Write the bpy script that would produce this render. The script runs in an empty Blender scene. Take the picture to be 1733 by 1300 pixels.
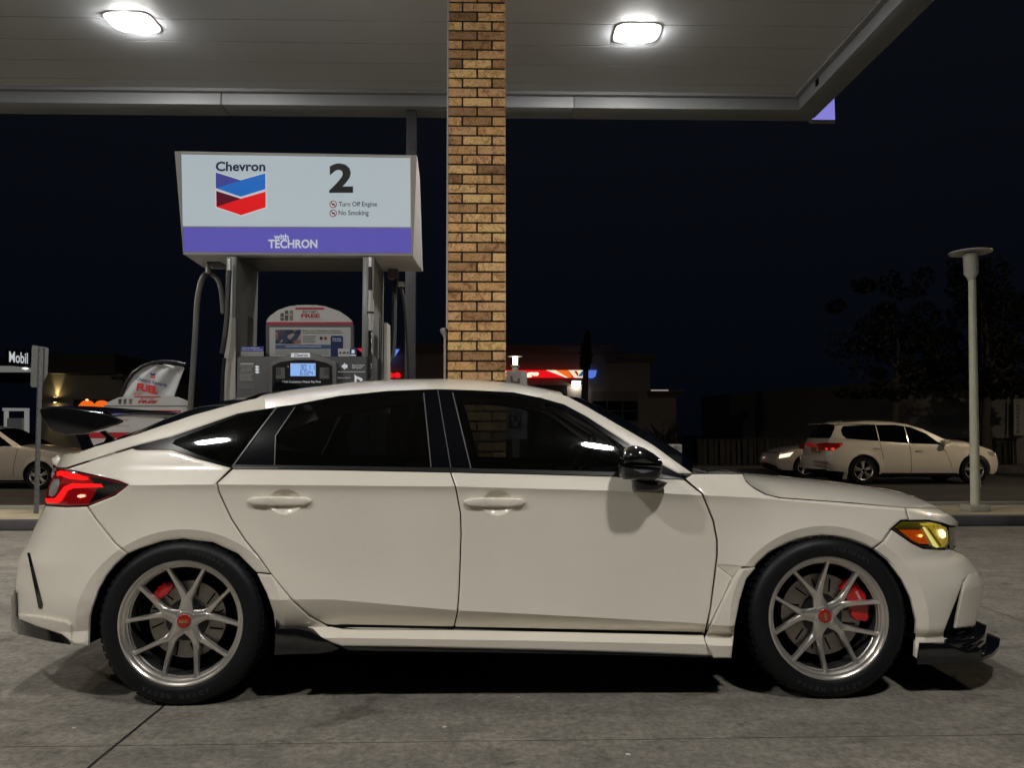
import bpy, bmesh, math, random
import numpy as np
from mathutils import Vector, Matrix
from mathutils.geometry import delaunay_2d_cdt
R = math.radians
random.seed(7)
SC = bpy.context.scene
COL = SC.collection

# ------------------------------------------------------------------ camera
F = 1300.0; CX, CY = 866.5, 650.0
PSI, THE, ROL = R(1.5), R(3.74), R(0.1)
CAM = np.array([0.0, 0.0, 1.11])
_f = np.array([math.sin(PSI)*math.cos(THE), math.cos(PSI)*math.cos(THE), math.sin(THE)])
_r = np.array([math.cos(PSI), -math.sin(PSI), 0.0])
_u = np.cross(_r, _f)
RT = _r*math.cos(ROL) - _u*math.sin(ROL)
UP = _u*math.cos(ROL) + _r*math.sin(ROL)
cd = bpy.data.cameras.new("camera"); cam = bpy.data.objects.new("camera", cd); COL.objects.link(cam)
M = Matrix.Identity(4)
for i in range(3):
    M[i][0] = RT[i]; M[i][1] = UP[i]; M[i][2] = -_f[i]; M[i][3] = CAM[i]
cam.matrix_world = M
cd.sensor_width = 36.0; cd.sensor_fit = 'HORIZONTAL'; cd.lens = F/1733*36
cd.clip_start = 0.05; cd.clip_end = 2000
SC.camera = cam
# ------------------------------------------------------------------ world (night sky)
W = bpy.data.worlds.new("World"); SC.world = W; W.use_nodes = True
nt = W.node_tree; nt.nodes.clear()
wo = nt.nodes.new('ShaderNodeOutputWorld'); bg = nt.nodes.new('ShaderNodeBackground')
tc = nt.nodes.new('ShaderNodeTexCoord'); sx = nt.nodes.new('ShaderNodeSeparateXYZ')
cr = nt.nodes.new('ShaderNodeValToRGB')
cr.color_ramp.elements[0].position = 0.0; cr.color_ramp.elements[0].color = (0.0010, 0.0016, 0.0036, 1)
cr.color_ramp.elements[1].position = 0.55; cr.color_ramp.elements[1].color = (0.0034, 0.0043, 0.0066, 1)
nt.links.new(tc.outputs['Generated'], sx.inputs[0]); nt.links.new(sx.outputs['Z'], cr.inputs[0])
nt.links.new(cr.outputs[0], bg.inputs['Color']); bg.inputs['Strength'].default_value = 1.0
nt.links.new(bg.outputs[0], wo.inputs[0])
LAMP_E = 480.0        # canopy lens emission
SC.view_settings.view_transform = 'Standard'; SC.view_settings.look = 'None'
SC.view_settings.exposure = 0.0; SC.view_settings.gamma = 1.0
SC.cycles.use_denoising = True
SC.cycles.sample_clamp_indirect = 4.0
SC.cycles.max_bounces = 8; SC.cycles.transparent_max_bounces = 16
SC.cycles.caustics_reflective = False; SC.cycles.caustics_refractive = False

def ray(px, py):
    return _f + RT*((px-CX)/F) + UP*((CY-py)/F)
def P(px, py, Y):
    d = ray(px, py); t = (Y-CAM[1])/d[1]; return CAM + d*t
def PG(px, py, z=0.0):
    d = ray(px, py); t = (z-CAM[2])/d[2]; return CAM + d*t
def PXX(px, py, X):
    d = ray(px, py); t = (X-CAM[0])/d[0]; return CAM + d*t
def proj(p):
    v = np.asarray(p) - CAM
    z = v @ _f
    return CX + F*(v @ RT)/z, CY - F*(v @ UP)/z

# ------------------------------------------------------------------ materials
MATS = {}
def mat(name, col, rough=0.5, metal=0.0, coat=0.0, spec=0.5, noise=0.0, nscale=20.0, bump=0.0, bscale=80.0, emit=None, estr=0.0, rvar=0.0, stretch=None):
    if name in MATS: return MATS[name]
    m = bpy.data.materials.new(name); m.use_nodes = True
    nt = m.node_tree; b = nt.nodes['Principled BSDF']
    b.inputs['Base Color'].default_value = (*col, 1); b.inputs['Roughness'].default_value = rough
    b.inputs['Metallic'].default_value = metal; b.inputs['Coat Weight'].default_value = coat
    b.inputs['Coat Roughness'].default_value = 0.03
    b.inputs['Specular IOR Level'].default_value = spec
    if emit is not None:
        b.inputs['Emission Color'].default_value = (*emit, 1); b.inputs['Emission Strength'].default_value = estr
    if noise > 0 or bump > 0 or rvar > 0:
        tc = nt.nodes.new('ShaderNodeTexCoord'); mp = nt.nodes.new('ShaderNodeMapping')
        nt.links.new(tc.outputs['Object'], mp.inputs[0])
        if stretch: mp.inputs['Scale'].default_value = stretch
        n = nt.nodes.new('ShaderNodeTexNoise'); n.inputs['Scale'].default_value = nscale; n.inputs['Detail'].default_value = 6
        nt.links.new(mp.outputs[0], n.inputs[0])
        if noise > 0:
            r = nt.nodes.new('ShaderNodeValToRGB')
            r.color_ramp.elements[0].position = 0.3; r.color_ramp.elements[1].position = 0.7
            r.color_ramp.elements[0].color = (*[c*(1-noise) for c in col], 1)
            r.color_ramp.elements[1].color = (*[min(1, c*(1+noise)) for c in col], 1)
            nt.links.new(n.outputs[0], r.inputs[0]); nt.links.new(r.outputs[0], b.inputs['Base Color'])
        if rvar > 0:
            mr = nt.nodes.new('ShaderNodeMapRange'); mr.inputs[3].default_value = max(0.02, rough-rvar); mr.inputs[4].default_value = rough+rvar
            nt.links.new(n.outputs[0], mr.inputs[0]); nt.links.new(mr.outputs[0], b.inputs['Roughness'])
        if bump > 0:
            n2 = nt.nodes.new('ShaderNodeTexNoise'); n2.inputs['Scale'].default_value = bscale; n2.inputs['Detail'].default_value = 4
            nt.links.new(mp.outputs[0], n2.inputs[0])
            bp = nt.nodes.new('ShaderNodeBump'); bp.inputs['Strength'].default_value = bump; bp.inputs['Distance'].default_value = 0.01
            nt.links.new(n2.outputs[0], bp.inputs['Height']); nt.links.new(bp.outputs[0], b.inputs['Normal'])
    MATS[name] = m
    return m
def emis(name, col, s):
    if name in MATS: return MATS[name]
    m = bpy.data.materials.new(name); m.use_nodes = True; nt = m.node_tree; nt.nodes.clear()
    o = nt.nodes.new('ShaderNodeOutputMaterial'); e = nt.nodes.new('ShaderNodeEmission')
    e.inputs[0].default_value = (*col, 1); e.inputs[1].default_value = s
    nt.links.new(e.outputs[0], o.inputs[0]); MATS[name] = m; return m
def glass(name, tint, refl=1.0, gcol=(1, 1, 1)):
    if name in MATS: return MATS[name]
    m = bpy.data.materials.new(name); m.use_nodes = True; nt = m.node_tree; nt.nodes.clear()
    o = nt.nodes.new('ShaderNodeOutputMaterial'); t = nt.nodes.new('ShaderNodeBsdfTransparent')
    g = nt.nodes.new('ShaderNodeBsdfGlossy'); fr = nt.nodes.new('ShaderNodeFresnel'); mx = nt.nodes.new('ShaderNodeMixShader')
    t.inputs[0].default_value = (*tint, 1); g.inputs['Roughness'].default_value = 0.02; g.inputs[0].default_value = (*gcol, 1)
    fr.inputs[0].default_value = 1.5
    nt.links.new(fr.outputs[0], mx.inputs[0]); nt.links.new(t.outputs[0], mx.inputs[1]); nt.links.new(g.outputs[0], mx.inputs[2])
    nt.links.new(mx.outputs[0], o.inputs[0]); MATS[name] = m; return m

# ------------------------------------------------------------------ object helpers
ORG = {}
def thing(name, label, cat, loc=(0, 0, 0), group=None):
    o = bpy.data.objects.new(name, None); COL.objects.link(o); o.location = loc
    o.empty_display_size = 0.2
    o['label'] = label; o['category'] = cat
    if group: o['group'] = group
    ORG[o] = np.array(loc, float); return o
def tag(o, label=None, cat=None, group=None, kind=None):
    if label: o['label'] = label
    if cat: o['category'] = cat
    if group: o['group'] = group
    if kind: o['kind'] = kind
    return o
def mesh(name, verts, faces, m, parent=None, smooth=False, ang=None):
    org = ORG.get(parent, np.zeros(3))
    me = bpy.data.meshes.new(name)
    v = np.asarray(verts, float).reshape(-1, 3) - org
    me.from_pydata([tuple(x) for x in v.tolist()], [], faces); me.update()
    o = bpy.data.objects.new(name, me); COL.objects.link(o)
    me.materials.append(m)
    if parent is not None:
        o.parent = parent; ORG[o] = org
    else: ORG[o] = np.zeros(3)
    if smooth or ang:
        me.shade_smooth()
        if ang: me.set_sharp_from_angle(angle=R(ang))
    return o
class MB:
    def __init__(s): s.v = []; s.f = []
    def add(s, v, f):
        n = len(s.v); s.v += [tuple(x) for x in v]; s.f += [tuple(i+n for i in q) for q in f]; return s
    def box(s, x0, x1, y0, y1, z0, z1):
        return s.add([(x0,y0,z0),(x1,y0,z0),(x1,y1,z0),(x0,y1,z0),(x0,y0,z1),(x1,y0,z1),(x1,y1,z1),(x0,y1,z1)],
                     [(0,3,2,1),(4,5,6,7),(0,1,5,4),(1,2,6,5),(2,3,7,6),(3,0,4,7)])
    def prism(s, front, back):
        n = len(front); v = list(front)+list(back)
        f = [tuple(range(n)), tuple(range(2*n-1, n-1, -1))]
        for i in range(n):
            j = (i+1) % n; f.append((j, i, n+i, n+j))
        return s.add(v, f)
    def tube(s, pts, r, seg=10, cap=True):
        pts = [np.asarray(p, float) for p in pts]; n = len(pts); base = len(s.v)
        rr = r if hasattr(r, '__len__') else [r]*n
        up = np.array([0.0, 0.0, 1.0]); pn = None; ring = []
        for i, p in enumerate(pts):
            t = pts[min(i+1, n-1)] - pts[max(i-1, 0)]; t = t/(np.linalg.norm(t)+1e-9)
            a = pn if pn is not None else (up if abs(t[2]) < .9 else np.array([0.0, 1.0, 0.0]))
            nn = a - t*(a@t); nn = nn/(np.linalg.norm(nn)+1e-9); bb = np.cross(t, nn); pn = nn
            for k in range(seg):
                an = 2*math.pi*k/seg
                s.v.append(tuple(p + rr[i]*(math.cos(an)*nn + math.sin(an)*bb)))
        for i in range(n-1):
            for k in range(seg):
                k2 = (k+1) % seg
                s.f.append((base+i*seg+k, base+i*seg+k2, base+(i+1)*seg+k2, base+(i+1)*seg+k))
        if cap:
            s.f.append(tuple(base+k for k in range(seg))[::-1]); s.f.append(tuple(base+(n-1)*seg+k for k in range(seg)))
        return s
    def lathe_y(s, c, prof, seg=64, closed=False):
        # prof: list (r, y) around axis through c parallel Y
        base = len(s.v); n = len(prof)
        for (r, y) in prof:
            for k in range(seg):
                a = 2*math.pi*k/seg
                s.v.append((c[0]+r*math.cos(a), c[1]+y, c[2]+r*math.sin(a)))
        for i in range(n-1 if not closed else n):
            i2 = (i+1) % n
            for k in range(seg):
                k2 = (k+1) % seg
                s.f.append((base+i*seg+k, base+i*seg+k2, base+i2*seg+k2, base+i2*seg+k))
        return s
    def lathe_z(s, c, prof, seg=24):
        base = len(s.v); n = len(prof)
        for (r, z) in prof:
            for k in range(seg):
                a = 2*math.pi*k/seg
                s.v.append((c[0]+r*math.cos(a), c[1]+r*math.sin(a), c[2]+z))
        for i in range(n-1):
            for k in range(seg):
                k2 = (k+1) % seg
                s.f.append((base+i*seg+k, base+i*seg+k2, base+(i+1)*seg+k2, base+(i+1)*seg+k))
        return s
    def build(s, name, m, parent=None, ang=None):
        return mesh(name, s.v, s.f, m, parent, ang=ang)
def recalc(o):
    bm = bmesh.new(); bm.from_mesh(o.data); bmesh.ops.recalc_face_normals(bm, faces=bm.faces); bm.to_mesh(o.data); bm.free(); return o
def bevel(o, w=0.005, seg=2, ang=35):
    bm = bmesh.new(); bm.from_mesh(o.data)
    bmesh.ops.recalc_face_normals(bm, faces=bm.faces)
    ed = [e for e in bm.edges if len(e.link_faces) == 2 and e.calc_face_angle(0) > R(30)]
    bmesh.ops.bevel(bm, geom=ed, offset=w, segments=seg, profile=0.5, affect='EDGES', clamp_overlap=True)
    bm.to_mesh(o.data); bm.free(); o.data.shade_smooth(); o.data.set_sharp_from_angle(angle=R(ang)); return o
def pbox(px0, px1, py0, py1, Y, dep):
    a = P(px0, py1, Y); b = P(px1, py0, Y)
    return (a[0], b[0], Y, Y+dep, a[2], b[2])
def plate(name, pts, Y, th, m, parent, ang=None):
    fr = [P(x, y, Y) for x, y in pts]; bk = [p + np.array([0, th, 0]) for p in fr]
    o = MB().prism(fr, bk).build(name, m, parent, ang=ang); return recalc(o)
_FC = {}
def text(s, px0, px1, py0, py1, Y, m, parent, name='lettering', bold=0.0, shear=0.0, th=0.0015, frame=None, sp=1.0):
    """lettering fitted to the rectangle px0..px1, py0(top)..py1(bottom) on the plane Y (or frame=(origin,right,up) in metres)"""
    c = bpy.data.curves.new('t', 'FONT'); c.body = s; c.size = 1.0; c.offset = bold; c.shear = shear; c.extrude = 0.0
    c.space_character = sp; c.resolution_u = 3
    o = bpy.data.objects.new('t', c); COL.objects.link(o)
    dg = bpy.context.evaluated_depsgraph_get(); dg.update()
    me = bpy.data.meshes.new_from_object(o.evaluated_get(dg)); bpy.data.objects.remove(o); bpy.data.curves.remove(c)
    v = np.array([x.co[:] for x in me.vertices]); fs = [tuple(p.vertices) for p in me.polygons]; bpy.data.meshes.remove(me)
    mn = v.min(0); mx = v.max(0); u = (v[:, 0]-mn[0])/(mx[0]-mn[0]+1e-9); w = (v[:, 1]-mn[1])/(mx[1]-mn[1]+1e-9)
    if frame is None:
        A = P(px0, py1, Y); B = P(px1, py1, Y); C = P(px0, py0, Y)
        V = A + np.outer(u, B-A) + np.outer(w, C-A)
    else:
        o_, r_, u_ = frame; V = np.asarray(o_) + np.outer(u, r_) + np.outer(w, u_)
    return mesh(name, V, fs, m, parent)

# materials
car_white = mat('car_white_paint', (0.81, 0.755, 0.655), 0.30, coat=1.0, noise=0.025, nscale=3, bump=0.0)
def dirt(m):
    nt = m.node_tree; b = nt.nodes['Principled BSDF']; N = nt.nodes.new; L = nt.links.new; src = b.inputs['Base Color'].links[0].from_socket
    tc = N('ShaderNodeTexCoord'); v = N('ShaderNodeTexVoronoi'); v.inputs['Scale'].default_value = 75; L(tc.outputs['Object'], v.inputs[0])
    lt = N('ShaderNodeMath'); lt.operation = 'LESS_THAN'; lt.inputs[1].default_value = .10; L(v.outputs['Distance'], lt.inputs[0])
    n = N('ShaderNodeTexNoise'); n.inputs['Scale'].default_value = 2.2; n.inputs['Detail'].default_value = 3; L(tc.outputs['Object'], n.inputs[0])
    g = N('ShaderNodeMath'); g.operation = 'GREATER_THAN'; g.inputs[1].default_value = .56; L(n.outputs[0], g.inputs[0])
    s2 = N('ShaderNodeSeparateColor'); L(v.outputs['Color'], s2.inputs[0]); g2 = N('ShaderNodeMath'); g2.operation = 'GREATER_THAN'; g2.inputs[1].default_value = .62; L(s2.outputs[0], g2.inputs[0])
    a = N('ShaderNodeMath'); a.operation = 'MULTIPLY'; L(lt.outputs[0], a.inputs[0]); L(g.outputs[0], a.inputs[1]); a2 = N('ShaderNodeMath'); a2.operation = 'MULTIPLY'; L(a.outputs[0], a2.inputs[0]); L(g2.outputs[0], a2.inputs[1])
    a3 = N('ShaderNodeMath'); a3.operation = 'MULTIPLY'; L(a2.outputs[0], a3.inputs[0]); a3.inputs[1].default_value = .55
    mx = N('ShaderNodeMix'); mx.data_type = 'RGBA'; L(a3.outputs[0], mx.inputs[0]); L(src, mx.inputs[6]); mx.inputs[7].default_value = (.16, .12, .09, 1); L(mx.outputs[2], b.inputs['Base Color'])
dirt(car_white)
gloss_black = mat('gloss_black', (0.006, 0.006, 0.007), 0.12, coat=1.0)
satin_black = mat('satin_black', (0.010, 0.010, 0.011), 0.35)
dark_void = mat('dark_void', (0.003, 0.003, 0.003), 0.9, spec=0.1)
rubber = mat('rubber', (0.0065, 0.007, 0.0085), 0.5, spec=.3, bump=0.12, bscale=60, noise=.25, nscale=9)
rubber_txt = mat('rubber_lettering', (0.035, 0.036, 0.04), 0.6)
alloy = mat('alloy', (0.74, 0.705, 0.66), 0.28, metal=0.85)
alloy_dark = mat('alloy_dark', (0.16, 0.155, 0.15), 0.32, metal=1.0)
brake_iron = mat('brake_iron', (0.32, 0.30, 0.27), 0.38, metal=1.0, noise=.12, nscale=60)
red_paint = mat('red_caliper_paint', (0.62, 0.008, 0.012), 0.28, coat=1.0)
cap_red = mat('cap_red', (0.35, 0.012, 0.008), 0.25, coat=1.0)
gold = mat('gold', (0.75, 0.52, 0.2), 0.3, metal=1.0)
white_txt = mat('white_print', (0.75, 0.75, 0.75), 0.5)
chrome = mat('chrome', (0.72, 0.71, 0.70), 0.28, metal=0.55)

# ------------------------------------------------------------------ car surface engine
def densify(pts, step):
    out = []; n = len(pts)
    for i in range(n):
        a = np.array(pts[i], float); b = np.array(pts[(i+1) % n], float)
        k = max(1, int(np.linalg.norm(b-a)/step))
        for j in range(k): out.append(a+(b-a)*j/k)
    return np.array(out)
def poly_area(p):
    x, y = p[:, 0], p[:, 1]; return 0.5*np.sum(x*np.roll(y, -1)-np.roll(x, -1)*y)
def inset(p, d):
    p = np.asarray(p, float)
    if poly_area(p) < 0: p = p[::-1]
    a = np.roll(p, 1, 0); b = np.roll(p, -1, 0)
    e1 = p-a; e2 = b-p
    e1 /= np.linalg.norm(e1, axis=1)[:, None]+1e-9; e2 /= np.linalg.norm(e2, axis=1)[:, None]+1e-9
    n1 = np.stack([-e1[:, 1], e1[:, 0]], 1); n2 = np.stack([-e2[:, 1], e2[:, 0]], 1)
    nn = n1+n2; l = np.linalg.norm(nn, axis=1)[:, None]; nn = nn/(l+1e-9)
    k = d/np.clip((nn*n1).sum(1), 0.45, 1.0)
    return p + nn*k[:, None]
def in_poly(x, y, p):
    inside = np.zeros(x.shape, bool); n = len(p); j = n-1
    for i in range(n):
        xi, yi = p[i]; xj, yj = p[j]
        c = ((yi > y) != (yj > y)) & (x < (xj-xi)*(y-yi)/(yj-yi+1e-12)+xi)
        inside ^= c; j = i
    return inside
def edge_dist(x, y, p):
    d = np.full(x.shape, 1e9); n = len(p)
    for i in range(n):
        a = p[i]; b = p[(i+1) % n]; ab = b-a; L = (ab**2).sum()+1e-12
        t = np.clip(((x-a[0])*ab[0]+(y-a[1])*ab[1])/L, 0, 1)
        d = np.minimum(d, np.hypot(x-a[0]-t*ab[0], y-a[1]-t*ab[1]))
    return d
class Surf:
    """side of a vehicle as inset(x,z) behind the plane Y0; Yc = centre plane"""
    def __init__(s, Y0, half, Sfun, creases=()):
        s.Y0 = Y0; s.Yc = Y0+half; s.S = Sfun; s.creases = creases; s.rings = []; s.fine = []
    def to3(s, px, py, off=0.0):
        d = ray(px, py); Ys = np.linspace(s.Y0-0.12, s.Y0+0.85, 240)
        T = Ys/d[1]; X = d[0]*T; Z = CAM[2]+d[2]*T
        g = Ys-s.Y0-s.S(X, Z)-off
        idx = np.where(g >= 0)[0]
        if len(idx):
            i = idx[0]
            if i > 0:
                t = -g[i-1]/(g[i]-g[i-1]+1e-12); Y = Ys[i-1]+t*(Ys[i]-Ys[i-1])
            else: Y = Ys[0]
        else: Y = Ys[np.argmax(g)]
        T = Y/d[1]; X = d[0]*T; Z = CAM[2]+d[2]*T
        Y = s.Y0+float(s.S(np.array([X]), np.array([Z]))[0])+off
        return np.array([X, Y, Z])
    def panel(s, name, pts, m, parent, off=0.0, gap=0.9, thick=0.014, grid=0.014, step=6, both=True, rnd=True, ang=17, holes=None):
        pp = densify(pts, step); pp = inset(pp, gap) if gap else (pp if poly_area(pp) > 0 else pp[::-1])
        B3 = np.array([s.to3(x, y, off) for x, y in pp]); B = B3[:, [0, 2]]
        if poly_area(B) < 0: B = B[::-1]
        nb = len(B)
        verts = [Vector(b) for b in B]; edges = [(i, (i+1) % nb) for i in range(nb)]
        x0, z0 = B.min(0); x1, z1 = B.max(0)
        gx = np.arange(x0, x1, grid*1.6); gz = np.arange(z0, z1, grid)
        GX, GZ = np.meshgrid(gx, gz); GX[1::2] += grid*0.8
        GX = GX.ravel(); GZ = GZ.ravel()
        if rnd:
            ri = inset(B, 0.006); ok = in_poly(ri[:, 0], ri[:, 1], B) & (edge_dist(ri[:, 0], ri[:, 1], B) > 0.0045)
            rp = ri[ok]; verts += [Vector(b) for b in rp]
            lim = 0.010
        else: lim = grid*0.45
        keep = in_poly(GX, GZ, B) & (edge_dist(GX, GZ, B) > lim)
        # creases: rows of points lying exactly on the feature curve
        near = np.zeros(GX.shape, bool); cps = []
        for (cx, cz) in s.creases:
            near |= (np.abs(GZ-np.interp(GX, cx, cz)) < grid*0.42) & (GX > cx[0]) & (GX < cx[-1])
            xs = np.arange(max(x0, cx[0]), min(x1, cx[-1]), grid*0.8); zs = np.interp(xs, cx, cz)
            if len(xs) == 0: continue
            k = in_poly(xs, zs, B) & (edge_dist(xs, zs, B) > 0.0008)
            base = len(verts); idm = {}
            for i in range(len(xs)):
                if k[i]: idm[i] = base+len(idm); verts.append(Vector((xs[i], zs[i])))
            for i in range(len(xs)-1):
                if i in idm and i+1 in idm: edges.append((idm[i], idm[i+1]))
        for ring in s.rings:
            lo, hi = ring.min(0), ring.max(0)
            bb = (GX > lo[0]-.02) & (GX < hi[0]+.02) & (GZ > lo[1]-.02) & (GZ < hi[1]+.02)
            dd = np.full(GX.shape, 1.0)
            if bb.any(): dd[bb] = np.hypot(GX[bb][:, None]-ring[:, 0], GZ[bb][:, None]-ring[:, 1]).min(1)
            near |= dd < .006
            k = in_poly(ring[:, 0], ring[:, 1], B) & (edge_dist(ring[:, 0], ring[:, 1], B) > 0.001); last = None
            for i in range(len(ring)):
                if k[i]:
                    verts.append(Vector(ring[i])); j = len(verts)-1
                    if last == i-1 and i > 0: edges.append((j-1, j))
                    last = i
        for (c, rx, rz) in s.fine:
            gx2, gz2 = np.meshgrid(np.arange(c[0]-rx*1.15, c[0]+rx*1.15, .004), np.arange(c[2]-rz*1.15, c[2]+rz*1.15, .004))
            gx2 = gx2.ravel()+.0013; gz2 = gz2.ravel()+.0011
            if c[0] < x0-.1 or c[0] > x1+.1: continue
            k = ((gx2-c[0])/(rx*1.12))**2+((gz2-c[2])/(rz*1.12))**2 < 1
            k &= in_poly(gx2, gz2, B)
            near |= ((GX-c[0])/(rx*1.16))**2+((GZ-c[2])/(rz*1.16))**2 < 1
            verts += [Vector((a, b)) for a, b in zip(gx2[k], gz2[k])]
        keep &= ~near
        verts += [Vector((a, b)) for a, b in zip(GX[keep], GZ[keep])]
        res = delaunay_2d_cdt(verts, edges, [list(range(nb))], 1, 1e-6)
        v2 = np.array([v[:] for v in res[0]]); fs = [tuple(f) for f in res[2]]
        Sv = s.S(v2[:, 0], v2[:, 1])
        V = np.stack([v2[:, 0], s.Y0+Sv+off, v2[:, 1]], 1)
        # boundary edges
        cnt = {}
        for f in fs:
            for i in range(len(f)):
                a, b = f[i], f[(i+1) % len(f)]; cnt[(a, b)] = cnt.get((a, b), 0)+1
        bd = [(a, b) for (a, b) in cnt if (b, a) not in cnt]
        bs = sorted({i for e in bd for i in e})
        if rnd:
            for i in bs: V[i, 1] += 0.0022
        n = len(V); mp = {b: n+k for k, b in enumerate(bs)}
        ex = V[bs].copy(); ex[:, 1] += thick
        V = np.vstack([V, ex]); F2 = list(fs)+[(b, a, mp[a], mp[b]) for a, b in bd]
        # orientation: outward = -Y
        a, b, c = V[fs[0][0]], V[fs[0][1]], V[fs[0][2]]
        if np.cross(b-a, c-a)[1] > 0: F2 = [f[::-1] for f in F2]
        o = mesh(name, V, F2, m, parent, ang=ang)
        if both:
            V2 = V.copy(); V2[:, 1] = 2*s.Yc-V2[:, 1]
            mesh(name, V2, [f[::-1] for f in F2], m, parent, ang=ang)
        return o
    def loft(s, name, E, sil, m, parent, n=40, ns=22, p=2.6, fwd=0.0, thick=0.0, off=0.0, flat=False, lo=-0.3, hi=0.6, half=False):
        E = np.array(E, float); L = np.r_[0, np.cumsum(np.hypot(*(np.diff(E, axis=0).T)))]
        t = np.linspace(0, L[-1], n); ex = np.interp(t, L, E[:, 0]); ey = np.interp(t, L, E[:, 1])
        sil = np.array(sil, float); ss = np.linspace(0, 1, ns)
        rows = []
        for i in range(n):
            e = s.to3(ex[i], ey[i], off)
            def sec(h):
                Y = e[1]+(s.Yc-e[1])*ss; Z = e[2]+h*(1-(1-ss)**p); X = e[0]+fwd*(1-(1-ss)**2)
                return np.stack([X, Y, Z], 1)
            a, b = lo, hi
            for _ in range(26):
                h = 0.5*(a+b); q = sec(h)
                pr = np.array([proj(k) for k in q]); g = (np.interp(pr[:, 0], sil[:, 0], sil[:, 1])-pr[:, 1]).max()
                if g > 0: b = h
                else: a = h
            rows.append((e, h))
        hs = np.array([r[1] for r in rows])
        k = np.array([1, 2, 3, 2, 1.])/9; hp = np.pad(hs, 2, mode='edge'); hs = np.convolve(hp, k, 'valid')
        V = []
        for (e, _), h in zip(rows, hs):
            Y = e[1]+(s.Yc-e[1])*ss; Z = e[2]+h*(1-(1-ss)**p); X = e[0]+fwd*(1-(1-ss)**2)
            q = np.stack([X, Y, Z], 1); q2 = q[:-1][::-1].copy(); q2[:, 1] = 2*s.Yc-q2[:, 1]
            V.append(np.vstack([q, q2]))
        m2 = V[0].shape[0]; V = np.vstack(V)
        fs = [(i*m2+j, (i+1)*m2+j, (i+1)*m2+j+1, i*m2+j+1) for i in range(n-1) for j in range(m2-1)]
        a, b, c = V[fs[0][0]], V[fs[0][1]], V[fs[0][2]]
        mid = V[(n//2)*m2+m2//2]
        f0 = fs[(n//2)*(m2-1)+m2//2]
        if np.cross(V[f0[1]]-V[f0[0]], V[f0[2]]-V[f0[0]])[2] < 0: fs = [f[::-1] for f in fs]
        return mesh(name, V, fs, m, parent, smooth=True)
    def fascia(s, name, pts, m, parent, bulge=0.2, ns=20, p=2.4, off=0.0, inn=0.0):
        """across the car from the near-side edge curve to its mirror; bulge in x"""
        pp = densify(pts+[pts[-1]], 6)[:-1] if len(pts) < 30 else np.array(pts)
        pp = []
        for i in range(len(pts)-1):
            a = np.array(pts[i], float); b = np.array(pts[i+1], float); k = max(1, int(np.linalg.norm(b-a)/6))
            pp += [a+(b-a)*j/k for j in range(k)]
        pp.append(np.array(pts[-1], float))
        ss = np.linspace(0, 1, ns); V = []
        for (x, y) in pp:
            e = s.to3(x, y, off); e[0] -= math.copysign(inn, bulge)
            q = np.stack([e[0]+bulge*(1-(1-ss)**p), e[1]+(s.Yc-e[1])*ss, np.full(ns, e[2])], 1)
            q2 = q[:-1][::-1].copy(); q2[:, 1] = 2*s.Yc-q2[:, 1]; V.append(np.vstack([q, q2]))
        m2 = V[0].shape[0]; n = len(V); V = np.vstack(V)
        fs = [(i*m2+j, (i+1)*m2+j, (i+1)*m2+j+1, i*m2+j+1) for i in range(n-1) for j in range(m2-1)]
        f0 = fs[(n//2)*(m2-1)+m2//2] if n > 2 else fs[m2//2]
        if np.cross(V[f0[1]]-V[f0[0]], V[f0[2]]-V[f0[0]])[0]*bulge < 0: fs = [f[::-1] for f in fs]
        return mesh(name, V, fs, m, parent, ang=30)

# ------------------------------------------------------------------ main car
Y0 = 3.24; HW = 0.93
def curve(pts, inn):
    pts = sorted(pts); q = np.array([P(x, y, Y0+0.03) for x, y in pts]); return q[:, 0], q[:, 2], np.interp(q[:, 0], [PXI(a) for a, _ in inn], [b for _, b in inn])
def PXI(px): return P(px, 900, Y0+0.03)[0]
FEAT = [
    curve([(0, 1150), (1733, 1150)], [(0, .035), (1733, .035)]),
    curve([(0, 1104), (578, 1094), (920, 1100), (1200, 1108), (1733, 1118)], [(0, .008), (1733, .008)]),
    curve([(0, 1087), (578, 1077), (920, 1082), (1190, 1088), (1733, 1100)], [(0, .004), (470, .003), (1240, .003), (1733, .004)]),
    curve([(0, 1068), (578, 1064), (767, 1066.8), (1191, 1075), (1733, 1080)], [(0, .004), (430, .008), (540, .066), (1190, .066), (1260, .008), (1733, .004)]),
    curve([(0, 1008), (565, 1013), (774, 1031.5), (920, 1039), (1191, 1054), (1733, 1066)], [(0, .004), (430, .006), (540, .006), (1190, .010), (1260, .008), (1733, .004)]),
    curve([(0, 821), (216, 821.5), (366, 820), (768, 823.6), (1032, 830.5), (1188, 838.5), (1280, 843), (1419, 856), (1530, 866), (1733, 890)],
          [(0, .035), (150, .028), (400, .022), (1200, .024), (1330, .045), (1733, .06)]),
    curve([(0, 793), (394, 793), (762, 799), (1157, 811), (1280, 817), (1419, 826), (1733, 850)],
          [(0, .080), (400, .066), (1157, .066), (1330, .10), (1733, .15)]),
]
sil_t = [(768, 95), (790, 91), (809, 84), (837, 76), (854, 74), (887, 59), (921, 43), (944, 30), (985, 26), (1010, 26), (1046, 26), (1075, 32), (1092, 60)]
sil_n = [(820, 1560), (859, 1590), (874, 1613), (886, 1623), (898, 1620), (915, 1618), (928, 1618), (936, 1624), (945, 1641), (967, 1659), (982, 1666), (1018, 1660), (1057, 1653), (1080, 1655), (1100, 1640)]
def _tab(t):
    q = np.array([P(x, y, Y0+0.27) for y, x in t])[::-1]; return q[:, 2], q[:, 0]
TZ, TX = _tab(sil_t); NZ, NX = _tab(sil_n)
DENTS = [(P(481, 850, Y0+.02), .068, .052, .020), (P(842, 852, Y0+.02), .066, .052, .020)]
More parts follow.
